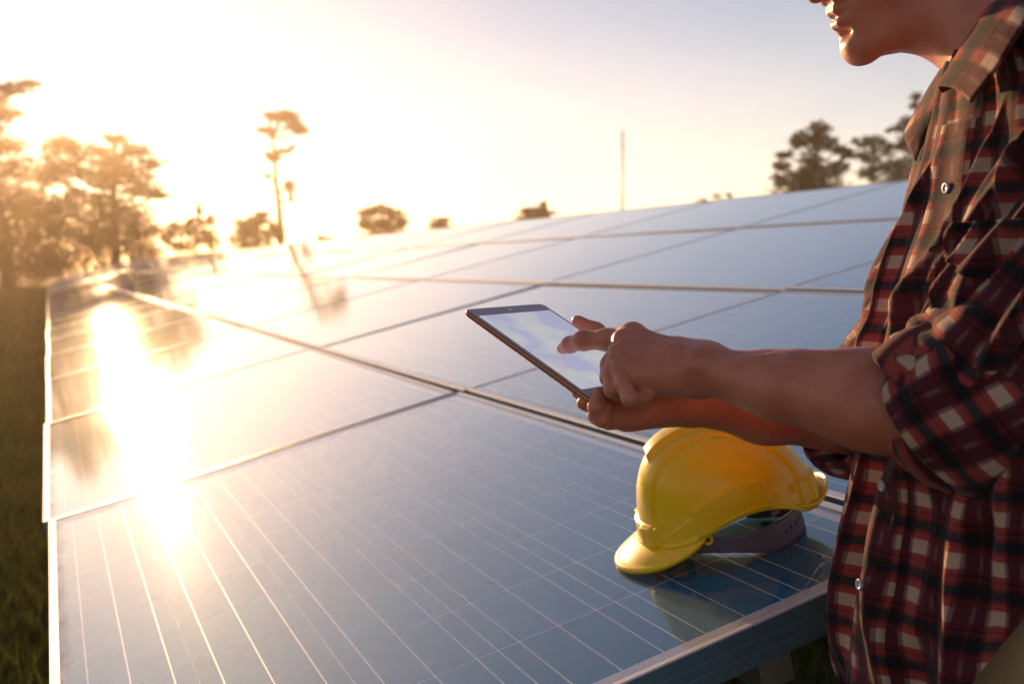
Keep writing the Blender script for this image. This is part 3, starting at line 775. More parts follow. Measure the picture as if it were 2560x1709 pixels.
# ---------------------------------------------------------------- implicit-surface modelling for the body
class SDF:
    """smooth union of round cones and ellipsoids, meshed with surface nets"""
    def __init__(self): self.pr = []
    def cone(self, a, b, ra, rb, k=.012): self.pr.append(('c', np.array(a, float), np.array(b, float), ra, rb, k)); return self
    def ball(self, c, r, k=.012): return self.cone(c, np.array(c, float) + [0, 0, 1e-5], r, r, k)
    def ell(self, c, r, axes=None, k=.012): self.pr.append(('e', np.array(c, float), np.array(r, float), np.eye(3) if axes is None else np.array(axes, float), k)); return self
    def cut(self, c, r, axes=None, k=.006): self.pr.append(('x', np.array(c, float), np.array(r, float), np.eye(3) if axes is None else np.array(axes, float), k)); return self
    def chain(self, pts, rad, k=.008):
        for i in range(len(pts) - 1): self.cone(pts[i], pts[i + 1], rad[i], rad[i + 1], k)
        return self
    def mesh(self, lo, hi, h):
        lo = np.array(lo, float); hi = np.array(hi, float)
        n = np.ceil((hi - lo) / h).astype(int) + 1
        D = np.full(n, .5, dtype=np.float32)
        axs = [lo[i] + h * np.arange(n[i]) for i in range(3)]
        for p in self.pr:
            if p[0] == 'c':
                mn = np.minimum(p[1] - p[3], p[2] - p[4]); mxx = np.maximum(p[1] + p[3], p[2] + p[4]); k = p[5]
            else:
                rr = p[2].max(); mn = p[1] - rr; mxx = p[1] + rr; k = p[4]
            pad = k * 1.5 + 3 * h
            i0 = np.clip(np.floor((mn - pad - lo) / h).astype(int), 0, n); i1 = np.clip(np.ceil((mxx + pad - lo) / h).astype(int) + 1, 0, n)
            if np.any(i1 <= i0): continue
            sl = tuple(slice(a, b) for a, b in zip(i0, i1))
            X, Y, Zz = np.meshgrid(*[axs[i][sl[i]] for i in range(3)], indexing='ij', sparse=True)
            if p[0] == 'c':
                a, b, ra, rb = p[1], p[2], p[3], p[4]; ba = b - a; L2 = ba @ ba
                px_, py_, pz_ = X - a[0], Y - a[1], Zz - a[2]
                t = np.clip((px_ * ba[0] + py_ * ba[1] + pz_ * ba[2]) / L2, 0, 1)
                d = np.sqrt((px_ - t * ba[0]) ** 2 + (py_ - t * ba[1]) ** 2 + (pz_ - t * ba[2]) ** 2) - (ra + (rb - ra) * t)
            else:
                A = p[3]; q = [(X - p[1][0]) * A[i][0] + (Y - p[1][1]) * A[i][1] + (Zz - p[1][2]) * A[i][2] for i in range(3)]
                k0 = np.sqrt(sum((q[i] / p[2][i]) ** 2 for i in range(3))); k1 = np.sqrt(sum((q[i] / p[2][i] ** 2) ** 2 for i in range(3))) + 1e-9
                d = k0 * (k0 - 1) / k1
            cur = D[sl]
            if p[0] == 'x':
                hh = np.clip(.5 - .5 * (cur + d) / k, 0, 1); D[sl] = cur * (1 - hh) - d * hh + k * hh * (1 - hh)
            else:
                hh = np.clip(.5 + .5 * (cur - d) / k, 0, 1); D[sl] = cur * (1 - hh) + d * hh - k * hh * (1 - hh)
        return surface_nets(D, lo, h)
def surface_nets(D, lo, h):
    s = D < 0
    c = np.zeros(tuple(x - 1 for x in D.shape), dtype=np.int8)
    for i in (0, 1):
        for j in (0, 1):
            for k in (0, 1):
                c += s[i:s.shape[0] - 1 + i, j:s.shape[1] - 1 + j, k:s.shape[2] - 1 + k]
    act = (c > 0) & (c < 8)
    idx = np.argwhere(act); vid = np.full(act.shape, -1, dtype=np.int64); vid[act] = np.arange(len(idx))
    acc = np.zeros((len(idx), 3)); cnt = np.zeros(len(idx))
    corners = [(i, j, k) for i in (0, 1) for j in (0, 1) for k in (0, 1)]
    for a in corners:
        for ax in range(3):
            if a[ax]: continue
            b = list(a); b[ax] = 1
            da = D[idx[:, 0] + a[0], idx[:, 1] + a[1], idx[:, 2] + a[2]]; db = D[idx[:, 0] + b[0], idx[:, 1] + b[1], idx[:, 2] + b[2]]
            m = (da < 0) != (db < 0); t = np.where(m, da / np.where(m, da - db, 1), 0)
            pnt = np.tile(np.array(a, float), (len(idx), 1)); pnt[:, ax] = t
            acc += pnt * m[:, None]; cnt += m
    V = lo + h * (idx + acc / cnt[:, None])
    F = []
    for ax in range(3):
        o = [1, 2] if ax == 0 else ([2, 0] if ax == 1 else [0, 1])
        sl0 = [slice(None)] * 3; sl1 = [slice(None)] * 3
        sl0[ax] = slice(0, D.shape[ax] - 1); sl1[ax] = slice(1, None)
        for q in o:
            sl0[q] = slice(1, D.shape[q] - 1); sl1[q] = slice(1, D.shape[q] - 1)
        s0 = s[tuple(sl0)]; s1 = s[tuple(sl1)]
        e = np.argwhere(s0 != s1); flip = s0[s0 != s1]
        base = e.copy(); 
        for q in o: base[:, q] += 1
        u, w = o
        def g(du, dw):
            b = base.copy(); b[:, u] -= du; b[:, w] -= dw
            return vid[b[:, 0], b[:, 1], b[:, 2]]
        quad = np.stack([g(0, 0), g(1, 0), g(1, 1), g(0, 1)], 1)
        quad[~flip] = quad[~flip][:, ::-1]
        F.append(quad)
    F = np.concatenate(F); F = F[(F >= 0).all(1)]
    return V, F
def relax(V, F, it=2, lam=.5):
    e = np.concatenate([F[:, [0, 1]], F[:, [1, 2]], F[:, [2, 3]], F[:, [3, 0]]]); e = np.concatenate([e, e[:, ::-1]])
    for _ in range(it):
        acc = np.zeros_like(V); cnt = np.zeros(len(V))
        for d in range(3): acc[:, d] = np.bincount(e[:, 0], V[e[:, 1], d], len(V))
        cnt = np.bincount(e[:, 0], minlength=len(V)); V = V + lam * (acc / np.maximum(cnt, 1)[:, None] - V)
    return V

def P(x, y, d): return np.array(px(x * DS, y * DS, d))
# the man stands at the near end of the table and faces across it
BC = np.array([.865, -.195, 0.0])
_a = R(8)
_left = -np.array(CX); _tow = -np.array((math.sin(YAW), math.cos(YAW), 0))
BF = math.cos(_a) * _left + math.sin(_a) * _tow; BF /= np.linalg.norm(BF)
BR = np.array([BF[1], -BF[0], 0.0])            # his right-hand side
if BR[1] < 0: BR = -BR
UP = np.array([0, 0, 1.0])
def B(f, r, z): return BC + BF * f + BR * r + UP * z

# key joints
L_SH, L_EL, L_WR = B(-.020, -.160, 1.325), P(2240, 972, .955), P(1618, 850, 1.072)
R_SH, R_EL, R_WR = B(-.060, .150, 1.31), P(2020, 975, 1.285), P(1600, 924, 1.195)

def lerp(a, b, t): return a + (b - a) * t
def near_hand(s):
    """left hand: index finger pointing at the screen, the others folded"""
    W = L_WR
    mI, mM, mR, mP = P(1450, 772, 1.128), P(1430, 789, 1.112), P(1419, 815, 1.097), P(1424, 846, 1.084)
    # forearm with its muscle bellies
    E = L_EL
    s.cone(lerp(W, E, .0), lerp(W, E, .28), .0245, .0262, .02)
    s.cone(lerp(W, E, .28), lerp(W, E, .62), .0262, .036, .03)
    s.cone(lerp(W, E, .62), E, .036, .040, .03)
    s.cone(P(1850, 862, 1.015), P(2080, 880, .985), .020, .030, .025)       # brachioradialis, upper edge
    s.cone(P(1800, 905, 1.02), P(2080, 955, .975), .018, .030, .025)
    s.ball(P(1600, 830, 1.058), .0120, .016)                               # ulna head
    s.cone(P(1625, 822, 1.085), P(1560, 812, 1.095), .016, .017, .02)
    # back of the hand
    for m, r0, r1 in ((mI, .0175, .0125), (mM, .0175, .0125), (mR, .0165, .0118), (mP, .0155, .0108)):
        s.cone(lerp(W, m, .02), lerp(W, m, .97), r0, r1, .012)
    s.cone(P(1585, 862, 1.08), P(1470, 868, 1.09), .020, .019, .015)       # heel of the hand, little-finger side
    s.cone(P(1560, 840, 1.11), P(1470, 830, 1.125), .020, .018, .015)
    for m, r, kk in ((mI, .0116, .013), (mM, .0124, .005), (mR, .0116, .005), (mP, .0106, .005)): s.ball(m + UP * (.0015 if m is mI else .0035), r, kk)
    # tendons and veins standing on the back of the hand
    tow = -np.array(CF)
    for m, w in ((mI, .0032), (mM, .0032), (mR, .0028)):
        a, b = lerp(W, m, .38), lerp(W, m, .93); o = (tow * .50 + UP * .80); o = o / np.linalg.norm(o)
        s.cone(a + o * .0168, b + o * .0122, w, w * .85, .004)
    o = tow * .026
    s.chain([P(1470, 790, 1.10) + o * .4, P(1505, 800, 1.09) + o * .6, P(1540, 792, 1.088) + o * .62, P(1585, 805, 1.08) + o * .6], [.0024, .0027, .0027, .0024], .003)
    s.chain([P(1640, 818, 1.062) + tow * .0155, P(1700, 826, 1.052) + tow * .0185, P(1760, 818, 1.04) + tow * .0195, P(1830, 834, 1.02) + tow * .0235], [.0024, .0030, .0030, .0028], .004)
    # index finger, pointing
    s.chain([mI, P(1392, 779, 1.145), P(1338, 781, 1.162), P(1308, 790, 1.180), P(1290, 800, 1.196)], [.0116, .0108, .0097, .0081, .0062], .007)
    s.ball(P(1338, 779, 1.161), .0098, .003)
    s.ell(P(1297, 790, 1.184) + UP * .0022, (.0052, .0046, .0016), None, .0012)
    # folded middle, ring and little fingers
    s.chain([mM, P(1399, 836, 1.115), P(1397, 866, 1.103)], [.0114, .0098, .0094], .003)
    s.chain([P(1397, 866, 1.103), P(1430, 890, 1.112), P(1458, 886, 1.116)], [.0090, .0084, .0072], .003)
    s.chain([mR, P(1402, 858, 1.090), P(1406, 893, 1.081)], [.0108, .0095, .0091], .0022)
    s.chain([P(1406, 893, 1.081), P(1442, 907, 1.092), P(1468, 897, 1.097)], [.0088, .0080, .0070], .0022)
    s.chain([mP, P(1430, 882, 1.068), P(1444, 913, 1.060)], [.0098, .0085, .0081], .0022)
    s.chain([P(1444, 913, 1.060), P(1474, 915, 1.071), P(1494, 900, 1.079)], [.0080, .0073, .0064], .0022)
    # skin furrows: between the knuckles, along the folded fingers and at the wrist
    fr = -np.array(CX) * .8 + UP * .5; fr /= np.linalg.norm(fr)
    for a, b in ((mM, mR), (mR, mP)):
        c = (a + b) * .5 + UP * .008 - np.array(CX) * .007 + tow * .008; s.cut(c, (.0045, .0030, .0030), None, .005)
    # thumb folded on the far side
    s.chain([P(1575, 850, 1.11), P(1505, 842, 1.148), P(1452, 852, 1.158), P(1418, 868, 1.150)], [.017, .0135, .0112, .0085], .008)
def far_hand(s):
    """right hand: palm under the tablet, thumb over its far edge, fingers round its near corner"""
    W, E = R_WR, R_EL
    s.cone(W, lerp(W, E, .35), .0255, .031, .02).cone(lerp(W, E, .35), E, .031, .042, .03)
    dn = -np.array(tz) * .024
    def T(a, b, n=0.0): return np.array(TABM @ Vector((a, b, n)))      # tablet coordinates
    kn = [T(.112, -.002, -.022), T(.090, -.008, -.022), T(.068, -.013, -.022), T(.052, -.017, -.022)]
    for k, r0, r1 in zip(kn, (.0165, .016, .0155, .015), (.0130, .0125, .0118, .0110)):
        s.cone(lerp(W, k, .03), k, r0, r1, .013)
    s.cone(P(1590, 934, 1.18), P(1500, 926, 1.165), .017, .015, .015)
    # fingers reach under the body; the last two come up round its near bottom corner
    s.chain([kn[0], T(.078, .024, -.022), T(.050, .036, -.018), T(.032, .038, -.0165)], [.012, .0104, .0090, .0076], .004)
    s.chain([kn[1], T(.058, .008, -.024), T(.034, .016, -.020), T(.018, .018, -.0165)], [.012, .0104, .0094, .0076], .004)
    s.chain([kn[2], T(.038, -.004, -.021), T(.014, -.004, -.017), T(.004, -.006, -.004), T(.012, .002, .0070)], [.0110, .0098, .0090, .0082, .0062], .004)
    s.chain([kn[3], T(.028, -.012, -.021), T(.012, -.013, -.016), T(.016, -.010, -.006)], [.0100, .0090, .0084, .0068], .004)
    # thumb
    s.chain([lerp(W, kn[0], .25), T(.138, .030, -.022), T(.149, .088, -.010), T(.144, .118, .0045), T(.129, .138, .0088)], [.018, .0140, .0114, .0100, .0072], .007)
HEAD_PITCH = R(11)
_hf0 = math.cos(R(4)) * _left + math.sin(R(4)) * _tow
HF = _hf0 * math.cos(HEAD_PITCH) - UP * math.sin(HEAD_PITCH)
HU = UP * math.cos(HEAD_PITCH) + _hf0 * math.sin(HEAD_PITCH)
HL = np.cross(HU, HF)                               # his left
CHIN = P(1950, 136, 1.115)
HO = CHIN - HF * .084 + HU * .112                    # head origin at eye level, between the ears
def H(f, l, u): return HO + HF * f + HL * l + HU * u
HAX = np.stack([HF, HL, HU])
NECK = B(.012, 0, 1.382)
def head(s):
    s.ell(H(-.008, 0, .030), (.096, .076, .086), HAX, .02)
    s.ell(H(.026, 0, -.030), (.062, .061, .080), HAX, .025)
    for e in (-1, 1):
        s.cone(H(-.012, e * .056, -.052), H(.012, e * .047, -.088), .017, .015, .02)
        s.cone(H(.012, e * .047, -.088), H(.070, e * .013, -.103), .015, .0145, .02)
        s.ell(H(.052, e * .036, -.028), (.026, .022, .018), HAX, .02)        # cheek
        s.ball(H(.092, e * .0135, -.045), .0085, .006)                         # nostril wing
        s.ell(H(-.012, e * .077, -.015), (.017, .007, .031), HAX, .005)        # ear
        s.cone(H(.082, e * .008, .012), H(.066, e * .045, .014), .009, .009, .012)
        s.cut(H(.088, e * .031, -.002), (.016, .017, .011), HAX, .012)
        s.ell(H(.066, e * .031, -.003), (.0125, .015, .011), HAX, .004)        # closed-down eyelid over the eye
    s.ell(H(.066, 0, -.070), (.024, .032, .028), HAX, .02)                      # mouth bulge
    s.ball(H(.070, 0, -.101), .0155, .014)                                     # chin
    s.cone(H(.084, 0, .002), H(.107, 0, -.040), .0075, .0092, .010)            # nose
    s.ball(H(.1085, 0, -.0425), .0088, .004)
    s.cone(H(.092, 0, -.046), H(.089, 0, -.054), .0055, .004, .006)
    s.chain([H(.078, -.022, -.0655), H(.0915, -.008, -.0615), H(.0915, .008, -.0615), H(.078, .022, -.0655)], [.003, .0052, .0052, .003], .004)
    s.chain([H(.078, -.020, -.0700), H(.0885, -.007, -.0750), H(.0885, .007, -.0750), H(.078, .020, -.0700)], [.003, .0060, .0060, .003], .004)
    s.cut(H(.094, 0, -.0683), (.012, .019, .0011), HAX, .002)
    s.cut(H(.090, 0, -.0865), (.011, .018, .0045), HAX, .006)
    # neck
    s.cone(H(-.012, 0, -.062), NECK - BF * .006, .050, .046, .03)
    s.cone(NECK, NECK - UP * .08 - BF * .035, .042, .050, .03)
    for e in (-1, 1): s.cone(H(-.022, e * .040, -.060), NECK + BF * .018 + BR * (-e) * .014 - UP * .01, .012, .009, .02)
M['skin'] = None
def skin_mat():
    m, n, l, out = new_mat('skin')
    b = n.new('ShaderNodeBsdfPrincipled')
    tc = n.new('ShaderNodeTexCoord')
    t = n.new('ShaderNodeTexNoise'); t.inputs['Scale'].default_value = 26; t.inputs['Detail'].default_value = 5; l.new(tc.outputs['Object'], t.inputs['Vector'])
    mr = n.new('ShaderNodeMapRange'); mr.inputs[1].default_value = .35; mr.inputs[2].default_value = .65; l.new(t.outputs['Fac'], mr.inputs[0])
    mx = n.new('ShaderNodeMixRGB'); mx.inputs[1].default_value = (.54, .165, .092, 1); mx.inputs[2].default_value = (.66, .245, .145, 1); l.new(mr.outputs[0], mx.inputs[0])
    l.new(mx.outputs[0], b.inputs['Base Color'])
    b.inputs['Roughness'].default_value = .42
    b.inputs['Subsurface Weight'].default_value = .10; b.inputs['Subsurface Radius'].default_value = (1, .3, .15); b.inputs['Subsurface Scale'].default_value = .006
    v = n.new('ShaderNodeTexVoronoi'); v.inputs['Scale'].default_value = 620; l.new(tc.outputs['Object'], v.inputs['Vector'])
    f = n.new('ShaderNodeTexNoise'); f.inputs['Scale'].default_value = 120; f.inputs['Detail'].default_value = 5; l.new(tc.outputs['Object'], f.inputs['Vector'])
    ad = n.new('ShaderNodeMath'); ad.operation = 'ADD'; l.new(v.outputs['Distance'], ad.inputs[0]); l.new(f.outputs['Fac'], ad.inputs[1])
    bp = n.new('ShaderNodeBump'); bp.inputs['Strength'].default_value = .20; bp.inputs['Distance'].default_value = .0008
    l.new(ad.outputs[0], bp.inputs['Height']); l.new(bp.outputs[0], b.inputs['Normal'])
    l.new(b.outputs[0], out.inputs['Surface'])
    return m
M['skin'] = skin_mat()
def bounds(pts, pad):
    p = np.array(pts); return p.min(0) - pad, p.max(0) + pad
def build_body(person):
    Vs = []; Fs = []; off = 0
    def put(V, F):
        nonlocal off
        Vs.append(V); Fs.append(F + off); off += len(V)
    s = SDF(); near_hand(s)
    lo, hi = bounds([L_EL, L_WR, P(1285, 800, 1.2), P(1400, 740, 1.1), P(1440, 930, 1.06)], .05)
    V, F = s.mesh(lo, hi, .0017); put(relax(V, F, 1, .4), F)
    s = SDF(); far_hand(s)
    def T(a, b, n=0.0): return np.array(TABM @ Vector((a, b, n)))
    lo, hi = bounds([R_EL, R_WR, T(0, 0), T(.14, .14), T(.04, -.03, -.04)], .05)
    V, F = s.mesh(lo, hi, .0024); put(relax(V, F, 1, .4), F)
    s = SDF(); head(s)
    lo, hi = bounds([H(-.11, -.09, .12), H(.12, .09, -.12), H(-.11, .09, .12), H(.12, -.09, -.12), NECK - UP * .07, NECK + np.array([.09, .09, 0]), NECK - np.array([.09, .09, 0])], .02)
    V, F = s.mesh(lo, hi, .0026); put(relax(V, F, 2, .5), F)
    # trunk, upper arms and legs, inside the clothes
    s = SDF()
    AX = np.stack([BF, BR, UP])
    s.ell(B(-.02, 0, 1.18), (.085, .135, .17), AX, .05).ell(B(0, 0, .98), (.085, .125, .16), AX, .05).ell(B(-.01, 0, .86), (.09, .14, .11), AX, .05)
    for e, SH, EL in ((-1, L_SH, L_EL), (1, R_SH, R_EL)):
        s.cone(SH, EL, .045, .036, .03)
        s.cone(B(0, e * .085, .83), B(.012, e * .10, .46), .070, .048, .04).cone(B(.012, e * .10, .46), B(-.02, e * .105, .10), .046, .034, .03)
        s.cone(B(-.03, e * .105, .055), B(.13, e * .115, .05), .036, .032, .03)
    s.cone(NECK - UP * .09, B(-.02, 0, 1.2), .06, .09, .04)
    lo, hi = bounds([B(.22, .2, 0), B(-.14, -.2, 1.33), B(-.14, .2, 0), B(.2, -.2, 0), L_SH, L_EL, R_SH, R_EL], .06)
    V, F = s.mesh(lo, hi, .011); put(relax(V, F, 2, .5), F)
    o = obj('body', fast_mesh('body', np.concatenate(Vs), np.concatenate(Fs), M['skin']), person)
    return o
# ---------------------------------------------------------------- clothes
def plaid_mat():
    m, n, l, out = new_mat('plaid_cotton')
    b = n.new('ShaderNodeBsdfPrincipled'); b.inputs['Roughness'].default_value = .85; b.inputs['Specular IOR Level'].default_value = .15
    b.inputs['Sheen Weight'].default_value = .15
    uv = n.new('ShaderNodeUVMap'); sp = n.new('ShaderNodeSeparateXYZ'); l.new(uv.outputs[0], sp.inputs[0])
    def ramp(sock, off, stops):
        d = n.new('ShaderNodeMath'); d.operation = 'MULTIPLY_ADD'; d.inputs[1].default_value = 1 / .042; d.inputs[2].default_value = off; l.new(sock, d.inputs[0])
        f = n.new('ShaderNodeMath'); f.operation = 'FRACT'; l.new(d.outputs[0], f.inputs[0])
        r = n.new('ShaderNodeValToRGB'); r.color_ramp.interpolation = 'LINEAR'
        el = r.color_ramp.elements
        while len(el) > 1: el.remove(el[-1])
        el[0].position = 0; el[0].color = (*stops[0][1], 1)
        prev = stops[0][1]
        for p, c in stops[1:]:
            k = el.new(max(0, p - .016)); k.color = (*prev, 1); k = el.new(min(1, p + .016)); k.color = (*c, 1); prev = c
        l.new(f.outputs[0], r.inputs[0]); return r.outputs[0]
    # broad pale warp stripes on a near-black ground, crossed by cream, red and dark weft bands
    warp = ramp(sp.outputs['X'], .13, [(0, (1, 1, 1)), (.30, (.28, .28, .28)), (.37, (0, 0, 0)), (.62, (.16, .16, .16)), (.70, (0, 0, 0)), (.94, (.30, .30, .30))])
    cream, red, mar, blk, teal = (.56, .40, .29), (.38, .062, .052), (.26, .045, .045), (.065, .026, .030), (.02, .05, .055)
    weft = ramp(sp.outputs['Y'], .42, [(0, cream), (.30, red), (.42, mar), (.50, blk), (.58, teal), (.63, blk), (.70, mar), (.78, red), (.84, mar), (.90, red)])
    cream, red, mar, blk, teal = (.095, .016, .026), (.095, .012, .018), (.034, .008, .011), (.013, .007, .010), (.011, .012, .015)
    weftd = ramp(sp.outputs['Y'], .42, [(0, cream), (.30, red), (.42, mar), (.50, blk), (.58, teal), (.63, blk), (.70, mar), (.78, red), (.84, mar), (.90, red)])
    cb = n.new('ShaderNodeTexWave'); cb.wave_type = 'BANDS'; cb.bands_direction = 'DIAGONAL'; cb.inputs['Scale'].default_value = 260; l.new(uv.outputs[0], cb.inputs['Vector'])
    ml = n.new('ShaderNodeMixRGB'); l.new(warp, ml.inputs[0]); l.new(weftd, ml.inputs[1]); l.new(weft, ml.inputs[2])
    l.new(ml.outputs[0], b.inputs['Base Color'])
    nz = n.new('ShaderNodeTexNoise'); nz.inputs['Scale'].default_value = 45; nz.inputs['Detail'].default_value = 4; l.new(uv.outputs[0], nz.inputs['Vector'])
    bp = n.new('ShaderNodeBump'); bp.inputs['Strength'].default_value = .5; bp.inputs['Distance'].default_value = .004; l.new(nz.outputs['Fac'], bp.inputs['Height'])
    l.new(bp.outputs[0], b.inputs['Normal'])
    tr = n.new('ShaderNodeBsdfTranslucent'); l.new(ml.outputs[0], tr.inputs[0])
    ms = n.new('ShaderNodeMixShader'); ms.inputs[0].default_value = .14; l.new(b.outputs[0], ms.inputs[1]); l.new(tr.outputs[0], ms.inputs[2])
    l.new(ms.outputs[0], out.inputs['Surface'])
    return m
M['plaid'] = plaid_mat()
M['khaki'] = principled('khaki_cotton', (.42, .29, .15), .85, noise=(60, .3, (.34, .23, .12)), bump=(180, .3, .001))
M['button'] = principled('pale_blue_button', (.34, .40, .46), .35)
M['boot'] = principled('brown_leather', (.09, .05, .03), .5, noise=(20, .5, (.06, .035, .02)), bump=(90, .3, .002))
M['hair'] = principled('black_hair', (.012, .010, .009), .45, bump=(160, .8, .004))
def grid_mesh(name, Pts, UV, closed, mat, solid=.0016, sub=1):
    """Pts (rows, cols, 3); rows along, cols around"""
    nr, nc = Pts.shape[:2]
    V = Pts.reshape(-1, 3)
    if closed:
        # repeat the first column so that the UV seam stays clean
        Pts = np.concatenate([Pts, Pts[:, :1]], 1); UV = np.concatenate([UV, UV[:, :1] + [UV[0, 1, 0] * nc - UV[0, 0, 0] * nc, 0]], 1)
        nc += 1
    i, j = np.meshgrid(np.arange(nr - 1), np.arange(nc - 1), indexing='ij'); a = (i * nc + j).ravel()
    F = np.stack([a, a + 1, a + nc + 1, a + nc], 1)
    return fast_mesh(name, Pts.reshape(-1, 3), F, mat, uvs=UV.reshape(-1, 2))
def finish(o, solid=.0018, sub=0, weld=True):
    if weld:
        w = o.modifiers.new('weld', 'WELD'); w.merge_threshold = 1e-5
    if solid:
        md = o.modifiers.new('thickness', 'SOLIDIFY'); md.thickness = solid; md.offset = -1
    if sub:
        sb = o.modifiers.new('smooth', 'SUBSURF'); sb.levels = sub; sb.render_levels = sub
    return o
def noise1(x, seed):
    r = np.random.RandomState(seed); g = r.uniform(-1, 1, 512)
    i = np.floor(x).astype(int); t = x - i; t = t * t * (3 - 2 * t)
    return g[i % 512] * (1 - t) + g[(i + 1) % 512] * t
def noise2(x, y, seed):
    r = np.random.RandomState(seed); g = r.uniform(-1, 1, (64, 64))
    i = np.floor(x).astype(int); j = np.floor(y).astype(int); t = x - i; u = y - j; t = t * t * (3 - 2 * t); u = u * u * (3 - 2 * u)
    return (g[i % 64, j % 64] * (1 - t) + g[(i + 1) % 64, j % 64] * t) * (1 - u) + (g[i % 64, (j + 1) % 64] * (1 - t) + g[(i + 1) % 64, (j + 1) % 64] * t) * u
def fold(s, z, p0, p1, w, hgt, sharp=1.75):
    """height of one crease running from p0 to p1 on the cloth"""
    d = np.array(p1) - np.array(p0); L = np.hypot(*d); d = d / L; nrm = np.array([-d[1], d[0]])
    t = ((s - p0[0]) * d[0] + (z - p0[1]) * d[1]) / L; e = (s - p0[0]) * nrm[0] + (z - p0[1]) * nrm[1] + .008 * np.sin(t * 5 + p0[0] * 30)
    ww = w * (.6 + .7 * np.clip(t, 0, 1))
    return hgt * np.exp(-np.abs(e / ww) ** sharp) * sstep(-.12, .18, t) * (1 - sstep(.78, 1.1, t))
# torso sections: z, forward offset, half depth front, half depth back, half width
SEC = np.array([
    (.730, -.0035, .150, .150, .190), (.800, .0039, .146, .146, .184), (.880, .0102, .140, .138, .176), (.960, .0095, .132, .128, .168),
    (1.020, .0044, .126, .122, .165), (1.100, .0039, .122, .120, .168), (1.180, .0002, .118, .120, .172), (1.260, -.0088, .106, .115, .170),
    (1.320, -.0075, .090, .105, .160), (1.365, .0, .074, .092, .138), (1.392, .0067, .064, .080, .106), (1.412, .0100, .056, .068, .076)])
SEC[:, 2:] -= .006
def torso_point(a, z):
    f0, df, db, w = [np.interp(z, SEC[:, 0], SEC[:, k]) for k in (1, 2, 3, 4)]
    ca, sa = np.cos(a), np.sin(a)
    pw = .82
    x = f0 + np.where(ca > 0, df, db) * np.sign(ca) * np.abs(ca) ** pw
    y = w * np.sign(sa) * np.abs(sa) ** pw
    return x, y
def torso_disp(a, z):
    s = a * .155
    d = .004 * noise2(s * 11 + 3, z * 7, 4) + .003 * noise2(s * 22, z * 12 + 5, 9)
    lo = 1 - sstep(.98, 1.12, z); hi = 1 - lo
    # hanging folds below the arms
    ph = s / .052 + 1.2 * noise1(z * 5 + 2, 3) + .8 * noise2(s * 6, z * 4, 12)
    d = d + lo * (.019 * (np.abs(np.sin(np.pi * ph * .5)) ** 1.2 - .55)) * (1 - .25 * sstep(1.9, 2.6, np.abs(a)))
    # fine pleats near the front edge
    ph2 = s / .021 + 1.5 * noise2(s * 9, z * 5, 17) + z * 6
    d = d + .0035 * (np.abs(np.sin(np.pi * ph2 * .5)) - .6) * np.exp(-(a / .8) ** 2)
    for (p0, p1, w, h) in FOLDS: d = d + fold(s, z, p0, p1, w * 1.5, h * 1.5)
    return d
# creases given as (around, height) pairs; positive 'around' is the side towards the camera
FOLDS = [((.13, 1.36), (.02, 1.17), .0055, .009), ((.17, 1.33), (.055, 1.11), .006, .011), ((.10, 1.31), (-.015, 1.07), .0055, .009), ((.06, 1.33), (-.035, 1.13), .005, .007), ((.19, 1.26), (.09, 1.05), .0065, .010), ((.02, 1.21), (-.045, 1.01), .0055, .008), ((-.03, 1.30), (-.06, 1.10), .006, .008),
         ((.21, 1.27), (.03, 1.00), .010, .014), ((.22, 1.30), (.075, 1.05), .009, .013), ((.20, 1.33), (.04, 1.16), .008, .012), ((.25, 1.26), (.12, 1.04), .011, .015),
         ((.16, 1.35), (.035, 1.24), .007, .010), ((.27, 1.22), (.17, 1.02), .012, .014), ((.10, 1.16), (.015, .99), .008, .010), ((.24, 1.16), (.08, .98), .010, .012),
         ((-.20, 1.28), (-.03, 1.08), .010, .012), ((-.22, 1.22), (-.06, 1.02), .011, .012), ((.06, 1.06), (.05, .86), .008, .009), ((.12, 1.04), (.13, .82), .010, .011),
         ((.005, 1.02), (.02, .80), .007, .008), ((-.06, 1.04), (-.05, .78), .010, .010), ((.20, 1.02), (.21, .80), .012, .011), ((.09, .96), (.085, .76), .008, .009)]
def to_world(x, y, z):
    return BC + np.stack([x * BF[0] - y * BR[0], x * BF[1] - y * BR[1], z], -1)      # +a side = his left = towards the camera
def torso_surface(a, z, extra=0.0):
    a = a + .055 * noise2(a * 1.9 + 7, z * 9 + 3, 31) + .03 * noise2(a * 4.1, z * 16, 33)
    x, y = torso_point(a, z)
    e = 1e-3
    x1, y1 = torso_point(a + e, z); x0, y0 = torso_point(a - e, z)
    nx, ny = (y1 - y0), -(x1 - x0); L = np.hypot(nx, ny) + 1e-9
    d = torso_disp(a, z) + extra
    return to_world(x + nx / L * d, y + ny / L * d, z)
def hem(a): return .725 + .205 * sstep(.2, 1.1, np.abs(a)) * (1 - sstep(1.75, 2.6, np.abs(a)))
